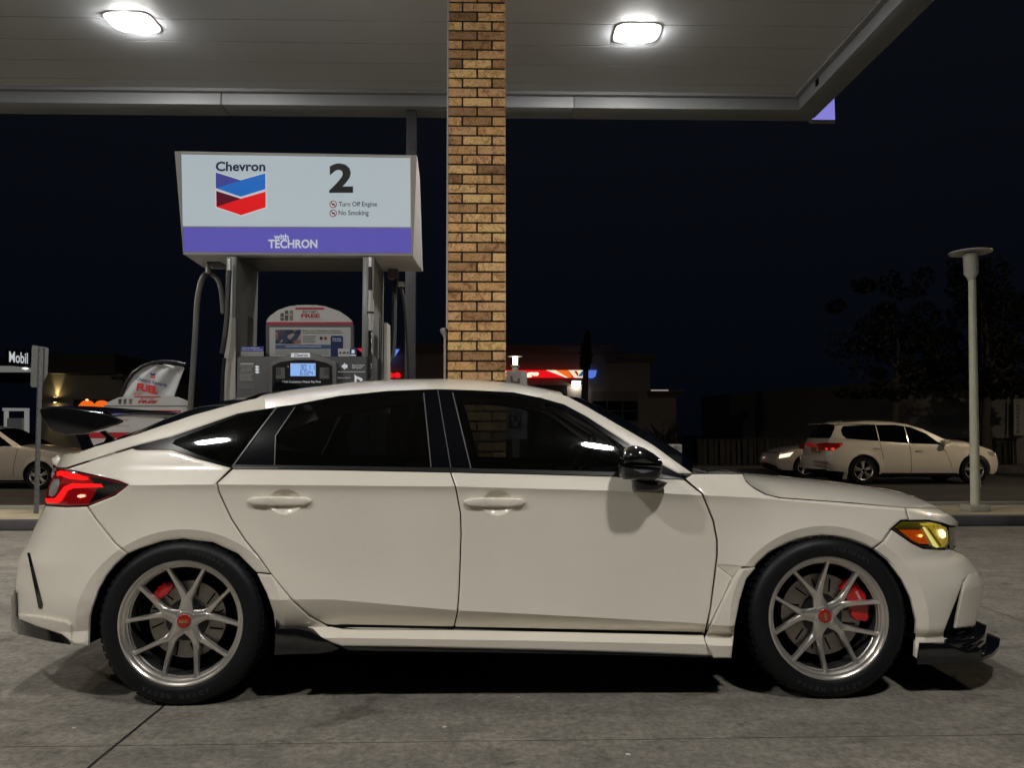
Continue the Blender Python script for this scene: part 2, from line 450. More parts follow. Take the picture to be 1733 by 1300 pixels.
ARC_R = P(308, 1052, Y0+0.02); ARC_F = P(1400, 1050, Y0+0.02)
MPP_R = (P(408, 1052, Y0+.02)-P(308, 1052, Y0+.02))[0]/100; MPP_F = (P(1500, 1050, Y0+.02)-P(1400, 1050, Y0+.02))[0]/100
def S_main(X, Z):
    X = np.asarray(X, float); Z = np.asarray(Z, float)
    zs = [np.interp(X, f[0], f[1]) for f in FEAT]; ins = [np.interp(X, f[0], f[2]) for f in FEAT]
    out = np.where(Z <= zs[0], ins[0], 0.0)
    bow = np.interp(X, [PXI(60), PXI(300), PXI(520), PXI(1150), PXI(1320), PXI(1500)], [.2, .7, 1, 1, .35, 0])
    for k in range(len(FEAT)-1):
        t = np.clip((Z-zs[k])/(zs[k+1]-zs[k]+1e-9), 0, 1)
        v = ins[k]+(ins[k+1]-ins[k])*t
        if k == 4: u = 1-t; v = v*(1-bow) + bow*(ins[5]+.015*(1-np.exp(-u/.055))-(ins[5]+.015-ins[4])*u**3.0)
        if k == 3: v = v - 0.004*4*t*(1-t)
        out = np.where((Z > zs[k]) & (Z <= zs[k+1]), v, out)
    t = np.clip(Z-zs[-1], 0, 0.8); tt = np.minimum(t, 0.36)
    g = ins[-1] + 0.040*np.clip(t/.36, 0, 1)*((X-PXI(690)))**2 + 0.27*tt + 0.58*tt**2 + np.maximum(t-0.36, 0)*1.1
    out = np.where(Z > zs[-1], g, out)
    d = np.clip(np.interp(Z, TZ, TX)+0.46-X, 0, 0.60); out = out + 0.235*(d/0.46)**2.6
    d = np.clip(X-(np.interp(Z, NZ, NX)-0.50), 0, 0.64); out = out + 0.24*(d/0.50)**2.5
    for (c, mpp, rx, ry, e0, e1) in ((ARC_R, MPP_R, 155, 139, 1.085, 1.12), (ARC_F, MPP_F, 150, 139, 1.085, 1.12)):
        e = np.hypot((X-c[0])/(rx*mpp), (Z-c[2])/(ry*mpp))
        w2 = np.clip((1.62-e)/(1.62-e1), 0, 1)**2*np.clip((Z-.16)/.2, 0, 1)
        w = np.clip((e1-e)/0.12, 0, 1)
        out = out - 0.016*w2 + 0.013*w
    for (c, rx, rz, dp) in DENTS:
        e = ((X-c[0])/rx)**2+((Z-c[2])/rz)**2
        out = out + dp*np.clip(1-e, 0, 1)**.75
    return out
RINGS = []
for (c, mpp, rx, ry) in ((ARC_R, MPP_R, 155, 139), (ARC_F, MPP_F, 150, 139)):
    a = np.linspace(R(-30), R(210), 110); RINGS.append(np.stack([c[0]+1.12*rx*mpp*np.cos(a), c[2]+1.12*ry*mpp*np.sin(a)], 1))
creases = [(f[0], f[1]) for f in (FEAT[2], FEAT[3], FEAT[4], FEAT[5], FEAT[6])]
MAIN = Surf(Y0, HW, S_main, creases); MAIN.rings = RINGS; MAIN.fine = [(c, a, b) for c, a, b, _ in DENTS]

def arc_pts(c, rx, ry, a0, a1, n):
    return [(c[0]+rx*math.cos(R(a0+(a1-a0)*i/n)), c[1]-ry*math.sin(R(a0+(a1-a0)*i/n))) for i in range(n+1)]
rear_arch = [(151, 1046), (155, 1030), (166, 999), (179, 976), (194, 957.5), (213, 941), (235, 930), (277, 916.5), (310, 913), (360, 919), (402, 938), (432, 969), (451.5, 1005), (462.6, 1038), (465, 1063)]
front_arch = [(1238, 1115), (1241, 1085), (1244, 1058), (1252, 1017), (1263, 981), (1280, 956), (1301.5, 936), (1338, 919), (1384.5, 911), (1431, 914), (1470.6, 927.7), (1501, 949), (1526, 981.5), (1541, 1012), (1550.6, 1052), (1547.5, 1110.6)]

car = thing('parked_car', 'cream white hatchback with black rear wing and red calipers, parked side-on in the foreground', 'car', (PXI(850), Y0+HW, 0))
pan = MAIN.panel
# dark shell behind the panel gaps
shell = [(150, 1060)] + rear_arch[1:] + [(470, 1095), (1236, 1108)] + front_arch[:] + [(1610, 1080), (1640, 1000), (1630, 960), (1600, 935), (1600, 900), (1560, 870), (1400, 862), (1310, 852), (1262, 832), (1190, 812), (1157, 808), (1100, 800), (700, 790), (400, 788), (235, 768), (130, 800), (100, 840), (70, 900), (55, 1000), (60, 1060)]
pan('inner_shell', shell, dark_void, car, off=0.016, gap=0, rnd=False, grid=0.03)
# rear door
rear_door = [(394, 793.5), (500, 794.5), (640, 797), (762, 799.5), (770.5, 824), (779, 869), (780, 905), (777.5, 980), (776.6, 1003), (774, 1036), (767, 1066.5), (606, 1065.4), (578.5, 1063.5), (551, 1057), (523, 1042), (495.4, 1017), (459, 972.6), (440, 945), (415.5, 915), (392, 879), (371, 834), (367, 818)]
rd = pan('rear_door', rear_door, car_white, car)
front_door = [(762.5, 799.5), (900, 802.5), (1049, 807), (1157, 811.5), (1188, 836), (1196, 855.5), (1207, 883), (1213, 915), (1213, 940), (1209, 975), (1202, 1031), (1192.6, 1074.5), (1000, 1070.5), (767.5, 1066.8), (774.5, 1036), (777, 1003), (778, 980), (780.5, 905), (779.5, 869), (771, 824)]
fd = pan('front_door', front_door, car_white, car)
quarter = [(112, 793), (166, 775.5), (223, 757.5), (231, 760.5), (291, 760), (332, 776), (392, 791.5), (365.5, 818), (369.5, 834), (390.5, 879), (414, 915), (438.5, 945), (459, 973)] + [(436, 972)] + rear_arch[12:5:-1][1:] + [(216, 938), (195, 920), (163, 880), (147.5, 857), (194, 838), (215, 820.5), (200, 815), (166, 807)]
quarter = [(112, 794), (166, 776.5), (223, 759), (231, 761.5), (291, 761), (332, 776), (392, 791.5), (366, 818), (370, 834), (391, 879), (414.5, 915), (439, 945), (458, 971.5), (433.5, 969.5), (402, 938), (360, 919), (310, 913), (277, 916.5), (235, 930), (216.5, 938), (195.5, 920), (163.5, 880), (148, 857), (194, 838.5), (216.5, 820.5), (200, 814), (166, 806)]
pan('rear_quarter_panel', quarter, car_white, car)
rocker = [(434.5, 971), (459, 973.5), (495, 1018.5), (523, 1044), (551, 1059), (578.5, 1066), (606, 1066.6), (767, 1067.6), (1191, 1075.6), (1192.5, 1084), (1197, 1096), (1206, 1111), (1060, 1105), (920, 1101), (700, 1096), (578.5, 1094.5), (560, 1088), (527, 1070), (465.5, 1063), (462.6, 1038), (451.5, 1005)]
pan('side_skirt', rocker, car_white, car, off=-0.003, gap=0.4)
fender = [(1160, 811), (1172, 802), (1257, 802), (1263, 815), (1275, 825.5), (1294.6, 836.7), (1319.5, 843), (1419, 850), (1531, 859.5), (1538, 880), (1524.5, 881), (1508, 895.5), (1494, 916.5), (1476, 930), (1453, 920.5), (1431, 914), (1384.5, 911), (1338, 919), (1301.5, 936), (1280, 956), (1278, 961), (1253, 960), (1214.5, 957.5), (1240, 978), (1223, 1015), (1208, 1045), (1196, 1068), (1203, 1031), (1210.5, 975), (1214.5, 940), (1214.5, 915), (1208.5, 883), (1197.5, 855.5), (1189.5, 836)]
pan('front_fender', fender, car_white, car)
# recessed vent and blade behind the front wheel
pan('fender_vent_recess', [(1212, 956), (1256, 960), (1242, 982), (1222, 1020), (1200, 1070), (1196, 1066), (1208, 1000)], car_white, car, off=0.0145, gap=0, rnd=False, grid=.02)
vt = np.array([MAIN.to3(1213.5, 956.5, .001), MAIN.to3(1255, 959.5, .001), MAIN.to3(1243, 979, .0140), MAIN.to3(1232, 972, .0140)])
mesh('vent_scoop', vt, [(0, 1, 2, 3)], car_white, car); vt[:, 1] = 2*MAIN.Yc-vt[:, 1]; mesh('vent_scoop', vt, [(3, 2, 1, 0)], car_white, car)
blade = [(1254, 963), (1279, 961.5), (1263, 981), (1252, 1017), (1244, 1058), (1241, 1085), (1238, 1115), (1208, 1115), (1199, 1098), (1193.5, 1084), (1198, 1071), (1210, 1046), (1225, 1015), (1242, 980)]
pan('fender_blade', blade, car_white, car, off=-0.016, gap=0.3)
fb = [(1538.5, 881), (1532.5, 859.8), (1588, 861), (1600, 866), (1613, 874.5), (1623, 884), (1622, 891), (1610, 891), (1596.5, 886), (1571.6, 880.5)]
pan('bumper_upper_corner', fb, car_white, car)
bump = [(1510, 897), (1544, 920), (1563, 928.5), (1602, 930), (1612, 931), (1621, 934), (1632, 939), (1641, 945), (1650, 956), (1659, 967), (1660, 972), (1650, 971), (1641, 972), (1631, 984), (1621, 1012), (1608, 1045), (1598, 1071), (1598, 1079), (1612, 1084), (1650, 1082), (1655, 1086), (1634, 1099), (1620, 1098), (1603, 1089.5), (1556.7, 1089.5), (1553, 1117), (1547.5, 1112), (1550.6, 1052), (1541, 1012), (1526, 981.5), (1501, 949), (1477, 930.5), (1495, 917.5)]
pan('front_bumper', bump, car_white, car)
pan('bumper_side_vent', [(1642, 968), (1652, 970), (1640, 1000), (1632, 1030), (1619, 1066), (1652, 1060), (1664, 1076), (1640, 1086), (1612, 1088), (1594, 1080), (1594, 1070), (1606, 1040), (1628, 980)], gloss_black, car, off=0.018, gap=0, rnd=False)
pan('bumper_fin', [(1643, 972), (1652, 969), (1662, 974), (1666, 982.5), (1665, 1000), (1660, 1018.6), (1655, 1040), (1651, 1058), (1634, 1062), (1617, 1064), (1620, 1045), (1627, 1012), (1633, 988)], car_white, car, off=-0.006, gap=0)
rb = [(76, 856), (110, 858.5), (147, 857.5), (162.5, 880), (194.5, 920), (216, 937.5), (194, 957.5), (179, 976), (166, 999), (155, 1030), (151, 1046), (149, 1095), (125, 1093), (116, 1084), (102, 1072), (28, 1047), (26, 1020), (26, 985), (30, 944), (44, 921.5), (60, 887)]
pan('rear_bumper', rb, car_white, car)
pan('bumper_slit', [(46, 936), (50, 936), (72, 1024), (70, 1031), (65, 1030)], gloss_black, car, off=-0.004, gap=0, rnd=False, grid=.01)
pan('bumper_step', [(30, 1040), (70, 1045), (112, 1053), (118, 1058), (120, 1086), (104, 1074), (60, 1060), (32, 1048)], car_white, car, off=-0.012, gap=0, grid=.012)
lip = [(24, 1000), (27, 1004), (28, 1046), (60, 1058), (102, 1072), (117, 1092), (90, 1088), (30, 1074), (18, 1068), (17, 1046), (18, 1010)]
pan('rear_lip', lip, gloss_black, car, off=-0.01, gap=0)
# hatch side (white band up to the glass) and tail lip
band = [(89, 786), (97, 791.5), (111, 792), (166, 774.5), (223, 756.5), (291, 739.5), (402, 700.5), (447, 692.5), (447.3, 671.5), (415, 678), (324, 703), (241, 732), (188, 748), (160, 756), (133, 766), (110, 769), (95, 771), (87, 777)]
pan('hatch', band, car_white, car, gap=0.5)
# black window surround
trim = [(223, 757.5), (291, 739.5), (402, 700.5), (471.4, 688.5), (499, 684.5), (574, 670), (657, 661.5), (740, 658.6), (800, 660.5), (869, 664), (911, 672.6), (955, 685), (994, 706), (1049, 742), (1091, 771), (1148, 801.5), (1159, 811.5), (1049, 806.5), (900, 802), (762, 799), (560, 795), (394, 793), (332, 776), (291, 760.5), (231, 761)]
gl1 = [(291, 751), (297, 744), (402, 705), (458, 693), (391, 788), (332, 769)]
gl2 = [(464.5, 787.6), (464.5, 739), (499, 688), (574, 674), (657, 666), (716.6, 664), (729, 791.7), (600, 789.5)]
gl3 = [(766, 664), (800, 665.7), (855, 668.5), (911, 678), (955, 692), (994, 714), (1049, 751), (1090, 783), (1112, 801), (1049, 799.8), (900, 796), (797, 793.5)]
trim_black = mat('trim_black', (.003, .0035, .005), .16, spec=.18)
# the surround is built as a ring of pillars and rails so that the glass is really open
pan('window_frame', [(223, 757.5), (291, 739.5), (402, 700.5), (471, 688.5), (499, 684.5), (497, 690), (458, 693), (402, 705), (297, 744), (291, 751), (332, 769), (391, 788), (394, 793), (332, 776), (291, 760.5), (231, 761)], trim_black, car, gap=0, rnd=False, grid=.012)
pan('rear_pillar_trim', [(471, 688.5), (499, 684.5), (499, 688), (464.5, 739), (464.5, 788), (396, 787), (440, 724)], trim_black, car, gap=0.3, rnd=False, off=-0.001)
pan('roof_drip_rail', [(499, 684.5), (574, 670), (657, 661.5), (740, 658.6), (800, 660.5), (869, 664), (911, 672.6), (955, 685), (994, 706), (1049, 742), (1091, 771), (1148, 801.5), (1160, 811.5), (1112, 810), (1112, 801), (1090, 783), (1049, 751), (994, 714), (955, 692), (911, 678), (855, 668.5), (800, 665.7), (717, 664), (657, 666), (574, 674), (499, 688)], trim_black, car, gap=0, rnd=False, grid=.012)
pan('centre_pillar_trim', [(717, 664), (740, 661), (762, 792), (729.5, 791.7)], trim_black, car, gap=0, rnd=False, grid=.012)
pan('centre_pillar_trim', [(741.5, 661), (765.5, 664), (797, 793.5), (763.5, 792)], trim_black, car, gap=0, rnd=False, off=-0.0015, grid=.012)
pan('belt_trim', [(396, 786.5), (560, 789), (762, 792), (762, 799), (560, 795), (393, 793)], satin_black, car, gap=0, rnd=False, off=-0.004, grid=.012)
pan('belt_trim', [(763.5, 792), (900, 795.5), (1049, 799.5), (1113, 801), (1158, 811.3), (1049, 806.3), (900, 802), (763.5, 799)], satin_black, car, gap=0, rnd=False, off=-0.004, grid=.012)
seal = mat('window_seal', (0.10, 0.10, 0.10), 0.3)
def strip(pts, w, name='window_seal', m=seal, off=-0.006):
    pts = np.array(pts, float); d = np.gradient(pts, axis=0); d /= np.linalg.norm(d, axis=1)[:, None]; n = np.stack([-d[:, 1], d[:, 0]], 1)
    poly = [tuple(x) for x in pts+n*w/2]+[tuple(x) for x in (pts-n*w/2)[::-1]]
    return pan(name, poly, m, car, gap=0, rnd=False, off=off, grid=.01, thick=.004)
strip([(469, 688), (440, 726), (393, 790)], 2.2)
strip([(499, 689), (466, 738), (464.5, 787)], 1.6)
strip([(717, 665), (729.5, 791)], 2.0)
strip([(740.7, 660), (763, 792)], 1.4)
strip([(766, 664.5), (797, 793)], 2.0)
side_glass = glass('tinted_glass', (0.21, 0.235, 0.25))
rear_glass = glass('dark_tinted_glass', (0.17, 0.185, 0.20))
pan('side_window', gl1, glass('quarter_glass', (0.04, 0.04, 0.045)), car, gap=0, rnd=False, off=0.003, thick=.003)
pan('side_window', gl2, rear_glass, car, gap=0, rnd=False, off=0.003, thick=.003)
pan('side_window', gl3, side_glass, car, gap=0, rnd=False, off=0.003, thick=.003)
# windscreen pillar
pan('windscreen_pillar', [(911, 672), (955, 684.5), (994, 705.5), (1049, 741.5), (1091, 770.5), (1147, 801), (1171, 801), (1146, 783.4), (1104.7, 753), (1049, 721), (994, 689), (960, 671), (930, 664)], car_white, car, gap=0)
# roof, glass and bonnet lofts
roof_sil = [(380, 681), (449, 667), (518.5, 656), (601.6, 646), (684.7, 641.5), (768, 640.8), (800, 642), (869, 648), (911, 654.5), (950, 665), (990, 679)]
MAIN.loft('roof', [(409, 701), (427, 697.5), (447, 692.5), (499, 684.5), (574, 670), (657, 661.5), (740, 658.6), (800, 660.5), (869, 664), (911, 672.6), (955, 673)], roof_sil, car_white, car, n=46, p=3.2)
MAIN.loft('windscreen', [(955, 672), (994, 689), (1049, 721), (1104.7, 753), (1146, 783.4), (1171, 801)], [(940, 660), (966, 667), (1010.5, 686.5), (1077, 719.7), (1132, 753), (1188, 789), (1230, 806)], glass('windscreen_glass', (0.12, 0.125, 0.13)), car, n=30, p=2.6, fwd=0.14, off=.004)
MAIN.loft('rear_glass', [(188, 748), (241, 732), (324, 703), (408, 680)], [(150, 757), (188, 743.5), (241, 725.5), (274, 711), (324, 691.5), (415, 670.5), (449, 665)], gloss_black, car, n=24, p=2.6)
MAIN.loft('tail_lip', [(92, 775.5), (99, 771.5), (110, 769), (133, 766), (160, 757), (188, 748)], [(60, 775), (87, 771), (133, 764), (188, 743)], car_white, car, n=16, p=2.6, fwd=-0.05)
MAIN.loft('bonnet', [(1258.5, 810), (1275, 824.8), (1294.6, 836), (1319.5, 842), (1419, 849), (1530, 858.5), (1588, 860.5), (1600, 866.5), (1613, 875), (1621, 884)], [(1200, 799), (1253, 801), (1336, 808), (1419, 816), (1474.6, 824), (1516, 831.6), (1557.7, 844), (1588, 859), (1613, 874.3), (1623, 884), (1650, 905)], car_white, car, n=48, p=2.6)
MAIN.loft('cowl_panel', [(1171, 801.5), (1215, 802), (1257, 803), (1262, 812)], [(1150, 802), (1188, 797), (1257, 801), (1300, 803)], satin_black, car, n=10, p=3, fwd=.05)
for (a, b) in (((1188, 795), (1257, 801)), ((1196, 797), (1250, 799))):
    p0 = P(a[0], a[1], Y0+.55); p1 = P(b[0], b[1], Y0+.62)
    MB().tube([p0, (p0+p1)/2+np.array([0, 0, .012]), p1], 0.006, 6).build('wiper', satin_black, car, ang=40)
# ends of the car
MAIN.fascia('hatch_tail', [(87, 777), (89, 787)], car_white, car, bulge=-0.10)
MAIN.fascia('tail_light_bar', [(89, 787), (84, 810), (76, 838), (74, 855)], mat('tail_bar', (0.08, 0.004, 0.004), 0.1, coat=1), car, bulge=-0.10, inn=0.004)
MAIN.fascia('rear_bumper_face', [(75, 856), (60, 887), (44, 921.5), (31, 944), (27, 985), (27, 1030)], car_white, car, bulge=-0.13, inn=0.004)
MAIN.fascia('rear_diffuser', [(27, 1030), (22, 1060), (30, 1074)], gloss_black, car, bulge=-0.13)
MAIN.fascia('nose_panel', [(1621, 884), (1622, 888), (1619, 893)], car_white, car, bulge=0.004)
MAIN.fascia('grille', [(1617, 890), (1616, 930)], mat('grille_black', (0.01, .01, .01), .4, bump=.8, bscale=300), car, bulge=0.004, inn=0.005)
MAIN.fascia('bumper_beam', [(1614, 932), (1640, 945), (1658, 967), (1664, 980)], car_white, car, bulge=0.12)
MAIN.fascia('lower_grille', [(1660, 984), (1655, 1010), (1648, 1056), (1640, 1085)], satin_black, car, bulge=0.12, inn=0.03)

# lamps -------------------------------------------------
lens_red = mat('lens_red_dark', (0.22, 0.004, 0.006), 0.06, coat=1.0, emit=(1, .01, .02), estr=.05)
glow_red = emis('glow_red', (1.0, 0.012, 0.012), 1.25)
tl = [(97, 792), (112, 796), (166, 807.5), (200, 815.5), (215, 820.5), (210, 826), (194, 837), (172, 848), (147, 856), (110, 857), (76, 854), (76, 837), (81, 822), (89, 806)]
tail = pan('tail_light', tl, lens_red, car, off=0.001, gap=0.6, both=True)
pan('tail_light_smoked_end', [(150, 806), (166, 809), (214, 820.5), (193, 836), (150, 853), (158, 840), (165, 826)], gloss_black, car, off=-0.003, gap=0, rnd=False, thick=.002, grid=.008)
pan('tail_light_glow', [(103, 797), (112, 798), (148, 808), (150, 812), (140, 813), (118, 811), (104, 806)], glow_red, car, off=-0.0035, gap=0, rnd=False, thick=.001, grid=.006)
pan('tail_light_glow', [(122, 818), (172, 819.5), (175, 825), (124, 826.5), (114, 831), (104, 848), (98, 852), (77, 851), (77, 844), (92, 844), (98, 838), (108, 824)], glow_red, car, off=-0.0035, gap=0, rnd=False, thick=.001, grid=.006)
pan('tail_light_glow', [(96, 799), (102, 797), (103, 804), (96, 806)], glow_red, car, off=-0.0035, gap=0, rnd=False, thick=.001, grid=.006)
pan('tail_light_bulb', [(131, 839), (137, 837), (144, 837.5), (144, 841), (136, 843), (131, 841.5)], emis('bulb_red', (1.0, .25, .16), 3.0), car, off=-0.0035, gap=0, rnd=False, thick=.001, grid=.006)
pan('reversing_lens', [(90, 812), (99, 810), (101, 818), (95, 836), (88, 841), (82, 839), (84, 826)], mat('clear_lens', (0.35, .33, .33), 0.08, metal=.6, bump=1.0, bscale=250), car, off=-0.003, gap=0, rnd=False, thick=.001, grid=.006)
hl = [(1509.5, 895.5), (1524.5, 882), (1545, 881), (1571.6, 881.5), (1590, 885), (1600, 890), (1605.4, 897.5), (1606.5, 921.6), (1603, 928.5), (1585, 929), (1563, 927), (1544, 918.5)]
pan('headlight', hl, mat('lamp_black', (0.02, .018, .01), 0.08, coat=1), car, off=0.002, gap=0.4)
pan('amber_reflector', [(1521, 897), (1562, 897), (1573, 921), (1556, 921), (1541, 913)], mat('amber', (0.75, 0.12, 0.01), .15, coat=1, emit=(1, .13, .01), estr=.28), car, off=-0.001, gap=0, rnd=False, thick=.001, grid=.006)
pan('yellow_film_band', [(1514, 893), (1526, 884), (1571, 883.5), (1590, 887), (1600, 893), (1560, 892), (1556, 896), (1519, 896)], mat('yellow_band', (0.15, 0.135, 0.015), .12, coat=1, emit=(.5, .42, .03), estr=.03), car, off=-0.0012, gap=0, rnd=False, thick=.001, grid=.006)
pan('yellow_lens', [(1564, 893), (1590, 889), (1601, 895), (1604, 905), (1603, 920), (1598, 926), (1587, 927)], mat('yellow_lens', (0.75, 0.55, 0.05), .1, coat=1, emit=(.9, .62, .06), estr=.30, noise=.5, nscale=60), car, off=-0.0014, gap=0, rnd=False, thick=.001, grid=.006)
pan('yellow_film_edge', [(1556, 886), (1574, 885), (1590, 888), (1601, 894), (1597, 896), (1586, 891), (1560, 890)], MATS['yellow_lens'], car, off=-0.0022, gap=0, rnd=False, thick=.001, grid=.006)
pan('light_guide', [(1561, 893), (1565, 892), (1589, 926), (1585, 927.5), (1579, 924)], emis('guide_yellow', (.85, .80, .25), .9), car, off=-0.003, gap=0, rnd=False, thick=.001, grid=.006)
pan('amber_bulb', [(1555, 906), (1559, 904.5), (1562, 907), (1559, 910), (1555, 909)], emis('bulb_amber', (1, .45, .1), 3.0), car, off=-0.003, gap=0, rnd=False, thick=.001, grid=.006)
pan('headlight_bulb', [(1588, 898), (1595, 896), (1600, 901), (1601, 909), (1595, 912), (1590, 906)], emis('bulb_yellow', (1, .85, .45), 2.6), car, off=-0.003, gap=0, rnd=False, thick=.001, grid=.006)
pan('reflector_fin', [(1569, 894), (1572, 893.5), (1594, 924), (1591, 925.5)], mat('olive_lens', (.22, .24, .05), .2, coat=1), car, off=-0.002, gap=0, rnd=False, thick=.001, grid=.006)
pan('lamp_cover', [(1513, 895), (1526, 883.5), (1571, 883), (1590, 886), (1600, 891), (1604, 898), (1605, 921), (1601, 927), (1585, 927.5), (1563, 925.5), (1545, 917)], glass('clear_cover', (.92, .90, .80)), car, off=-0.008, gap=0, rnd=False, thick=.003, grid=.01)
pan('grille_corner', [(1606, 893), (1619, 893), (1617, 912), (1617, 929), (1607, 929)], gloss_black, car, off=0.004, gap=0, rnd=False)

# splitter and skirts ------------------------------------
def slab(name, pts, m, parent, y0, y1, zoff=0, bev=0.004):
    """black aero piece: outline traced at inset y0, runs inwards to y1"""
    fr = [P(x, y, Y0+y0) for x, y in pts]; bk = [p+np.array([0, y1-y0, 0]) for p in fr]
    o = recalc(MB().prism(fr, bk).build(name, m, parent)); return bevel(o, bev, 2) if bev else o
sp = [(1552, 1126), (1556.7, 1090), (1603, 1090), (1630.5, 1101), (1640, 1100), (1652, 1094), (1664, 1100), (1658, 1124.5)]
slab('splitter', sp, gloss_black, car, 0.02, 1.84)
# wrap-round nose of the splitter
nose = []
for (px, py, yy) in ((1640, 1112, .03), (1662, 1118, .05), (1678, 1108, .10), (1688, 1096, .18), (1690, 1088, .26)):
    nose.append(P(px, py, Y0+yy))
ztop = P(1664, 1077, Y0+.15)[2]; zbot = nose[0][2]-0.02
def PN(px, yy): return P(px, 1090, Y0+yy)[0]
outl = [(PN(1600, .03), .03), (PN(1662, .035), .035), (PN(1680, .09), .09), (PN(1691, .18), .18), (PN(1694, .32), .32), (PN(1692, .32)+.03, HW)]
outl = outl+[(x, 2*HW-y) for x, y in outl[:-1][::-1]]
def sheet(name, out, z0, z1, m):
    return bevel(recalc(MB().prism([(x, Y0+y, z0) for x, y in out], [(x, Y0+y, z1) for x, y in out]).build(name, m, car)), .006)
sheet('splitter_lip', outl, .145, .165, gloss_black)
o2 = [(PN(1600, .03), .03), (PN(1652, .05), .05), (PN(1668, .12), .12), (PN(1672, .28), .28), (PN(1674, .3)+.02, HW)]; o2 = o2+[(x, 2*HW-y) for x, y in o2[:-1][::-1]]
sheet('splitter_step', o2, .165, .235, gloss_black)
for zz in (.185, .205):
    MB().tube([P(1634, 1104-(zz-.185)*420, Y0+.03), P(1652, 1095-(zz-.185)*420, Y0+.045), P(1664, 1086-(zz-.185)*420, Y0+.09)], .004, 6).build('splitter_rib', gloss_black, car, ang=40)
# thin black blade below the skirt + rear winglet
slab('skirt_blade', [(578, 1096), (800, 1099), (1000, 1103), (1207, 1111), (1236, 1116), (1200, 1114), (1000, 1108.5), (800, 1105), (640, 1103), (590, 1102)], gloss_black, car, 0.0, .12)
slab('skirt_blade', [(578, 1096), (800, 1099), (1000, 1103), (1207, 1111), (1236, 1116), (1200, 1114), (1000, 1108.5), (800, 1105), (640, 1103), (590, 1102)], gloss_black, car, 1.74, 1.86)
for s0, s1 in ((0.004, .10), (1.76, 1.855)):
    slab('skirt_winglet', [(466, 1064), (500, 1064), (526, 1069), (545, 1080), (568, 1093), (575, 1098), (562, 1104), (540, 1107), (500, 1108), (464, 1110)], gloss_black, car, s0, s1)
# wing ---------------------------------------------------
for yn in (0.16, 1.86-.16-.022):
    fr = [P(x, y, Y0+0.16) + np.array([0, yn-.16, 0]) for x, y in [(66, 692), (70, 708), (82, 724), (90, 731), (111, 736), (142, 735), (172, 727), (198, 718.5), (206, 714.5), (205, 711), (190, 704), (165, 697), (140, 693.5), (115, 690), (90, 689)]]
    o = recalc(MB().prism(fr, [p+np.array([0, .022, 0]) for p in fr]).build('wing_end_plate', gloss_black, car)); bevel(o, .005, 3)
# wing blade: cambered aerofoil across the car, dropped and swept at the centre
secs = []
NS = 28
for i in range(NS+1):
    s_ = i/NS; y = .18+(1.86-.36)*s_; k = 1-(2*s_-1)**4
    le = P(188, 704, Y0+.16); te = P(74, 690, Y0+.16)
    xl = le[0]+.02*k; xt = te[0]-.00*k; zl = le[2]+.018*k; zt = te[2]+.018*k
    up_, dn = [], []
    for t in np.linspace(0, 1, 10):
        x = xl+(xt-xl)*t; z = zl+(zt-zl)*t; th = .029*math.sin(math.pi*min(1, t**.6))*(1-t*.5)+.003
        cam_ = -.022*math.sin(math.pi*t)
        up_.append((x, Y0+y, z+cam_+th)); dn.append((x, Y0+y, z+cam_-th*.5))
    secs.append(up_+dn[::-1])
mb = MB(); m2 = len(secs[0])
V = [v for s_ in secs for v in s_]
Fc = [(i*m2+j, i*m2+(j+1) % m2, (i+1)*m2+(j+1) % m2, (i+1)*m2+j) for i in range(NS) for j in range(m2)]
recalc(mesh('wing_blade', V, Fc, gloss_black, car, ang=50))
for yn in (0.42, 1.86-.42-.02):
    def q(x, y): return P(x, y, Y0+0.42)+np.array([0, yn-.42, 0])
    bar = lambda pts: recalc(MB().prism([q(x, y) for x, y in pts], [q(x, y)+np.array([0, .02, 0]) for x, y in pts]).build('wing_strut', gloss_black, car))
    bar([(128, 736), (146, 735), (156, 757), (160, 762), (134, 768), (138, 760)])
    bar([(134, 768), (134, 762), (176, 748), (180, 741), (168, 731), (176, 729), (190, 741), (191, 747), (184, 752)])
# fin antenna
fa = [P(x, y, Y0+HW) for x, y in [(462, 662), (466, 647), (474, 646.5), (500, 650), (524, 657), (540, 662)]]
ctr = [p+np.array([0, -.012, 0]) for p in fa]; recalc(MB().prism(ctr, [p+np.array([0, .024, 0]) for p in ctr]).build('antenna_fin', gloss_black, car))
# door handles -------------------------------------------
for (x0, x1, yy, yr) in ((419, 528, 848.5, 849.5), (785, 890, 850.5, 852)):
    cx = (x0+x1)/2
    w2 = (x1-x0)/2
    prof = []
    for t in np.linspace(0, 1, 17):
        px = x0+1+(x1-x0-2)*t; e = math.sin(math.pi*min(1, max(0, t)))**.22
        prof.append((px, yy-.5, 0.011*e, 2.2+5.8*e))
    for side in (0, 1):
        V = []; nseg = 12
        for (px, py, out_, hh) in prof:
            c = MAIN.to3(px, py); c[1] -= out_*.9; rz = hh/401; ry = .010
            for k in range(nseg):
                a = 2*math.pi*k/nseg; ca, sa = math.cos(a), math.sin(a)
                V.append((c[0], c[1]+ry*math.copysign(abs(ca)**.6, ca), c[2]+rz*math.copysign(abs(sa)**.7, sa)))
        V = np.array(V)
        if side: V[:, 1] = 2*MAIN.Yc-V[:, 1]
        fs = [(i*nseg+k, i*nseg+(k+1) % nseg, (i+1)*nseg+(k+1) % nseg, (i+1)*nseg+k) for i in range(len(prof)-1) for k in range(nseg)]
        fs += [tuple(range(nseg)), tuple(range((len(prof)-1)*nseg, len(prof)*nseg))]
        recalc(mesh('door_handle', V, fs, car_white, car, ang=50))
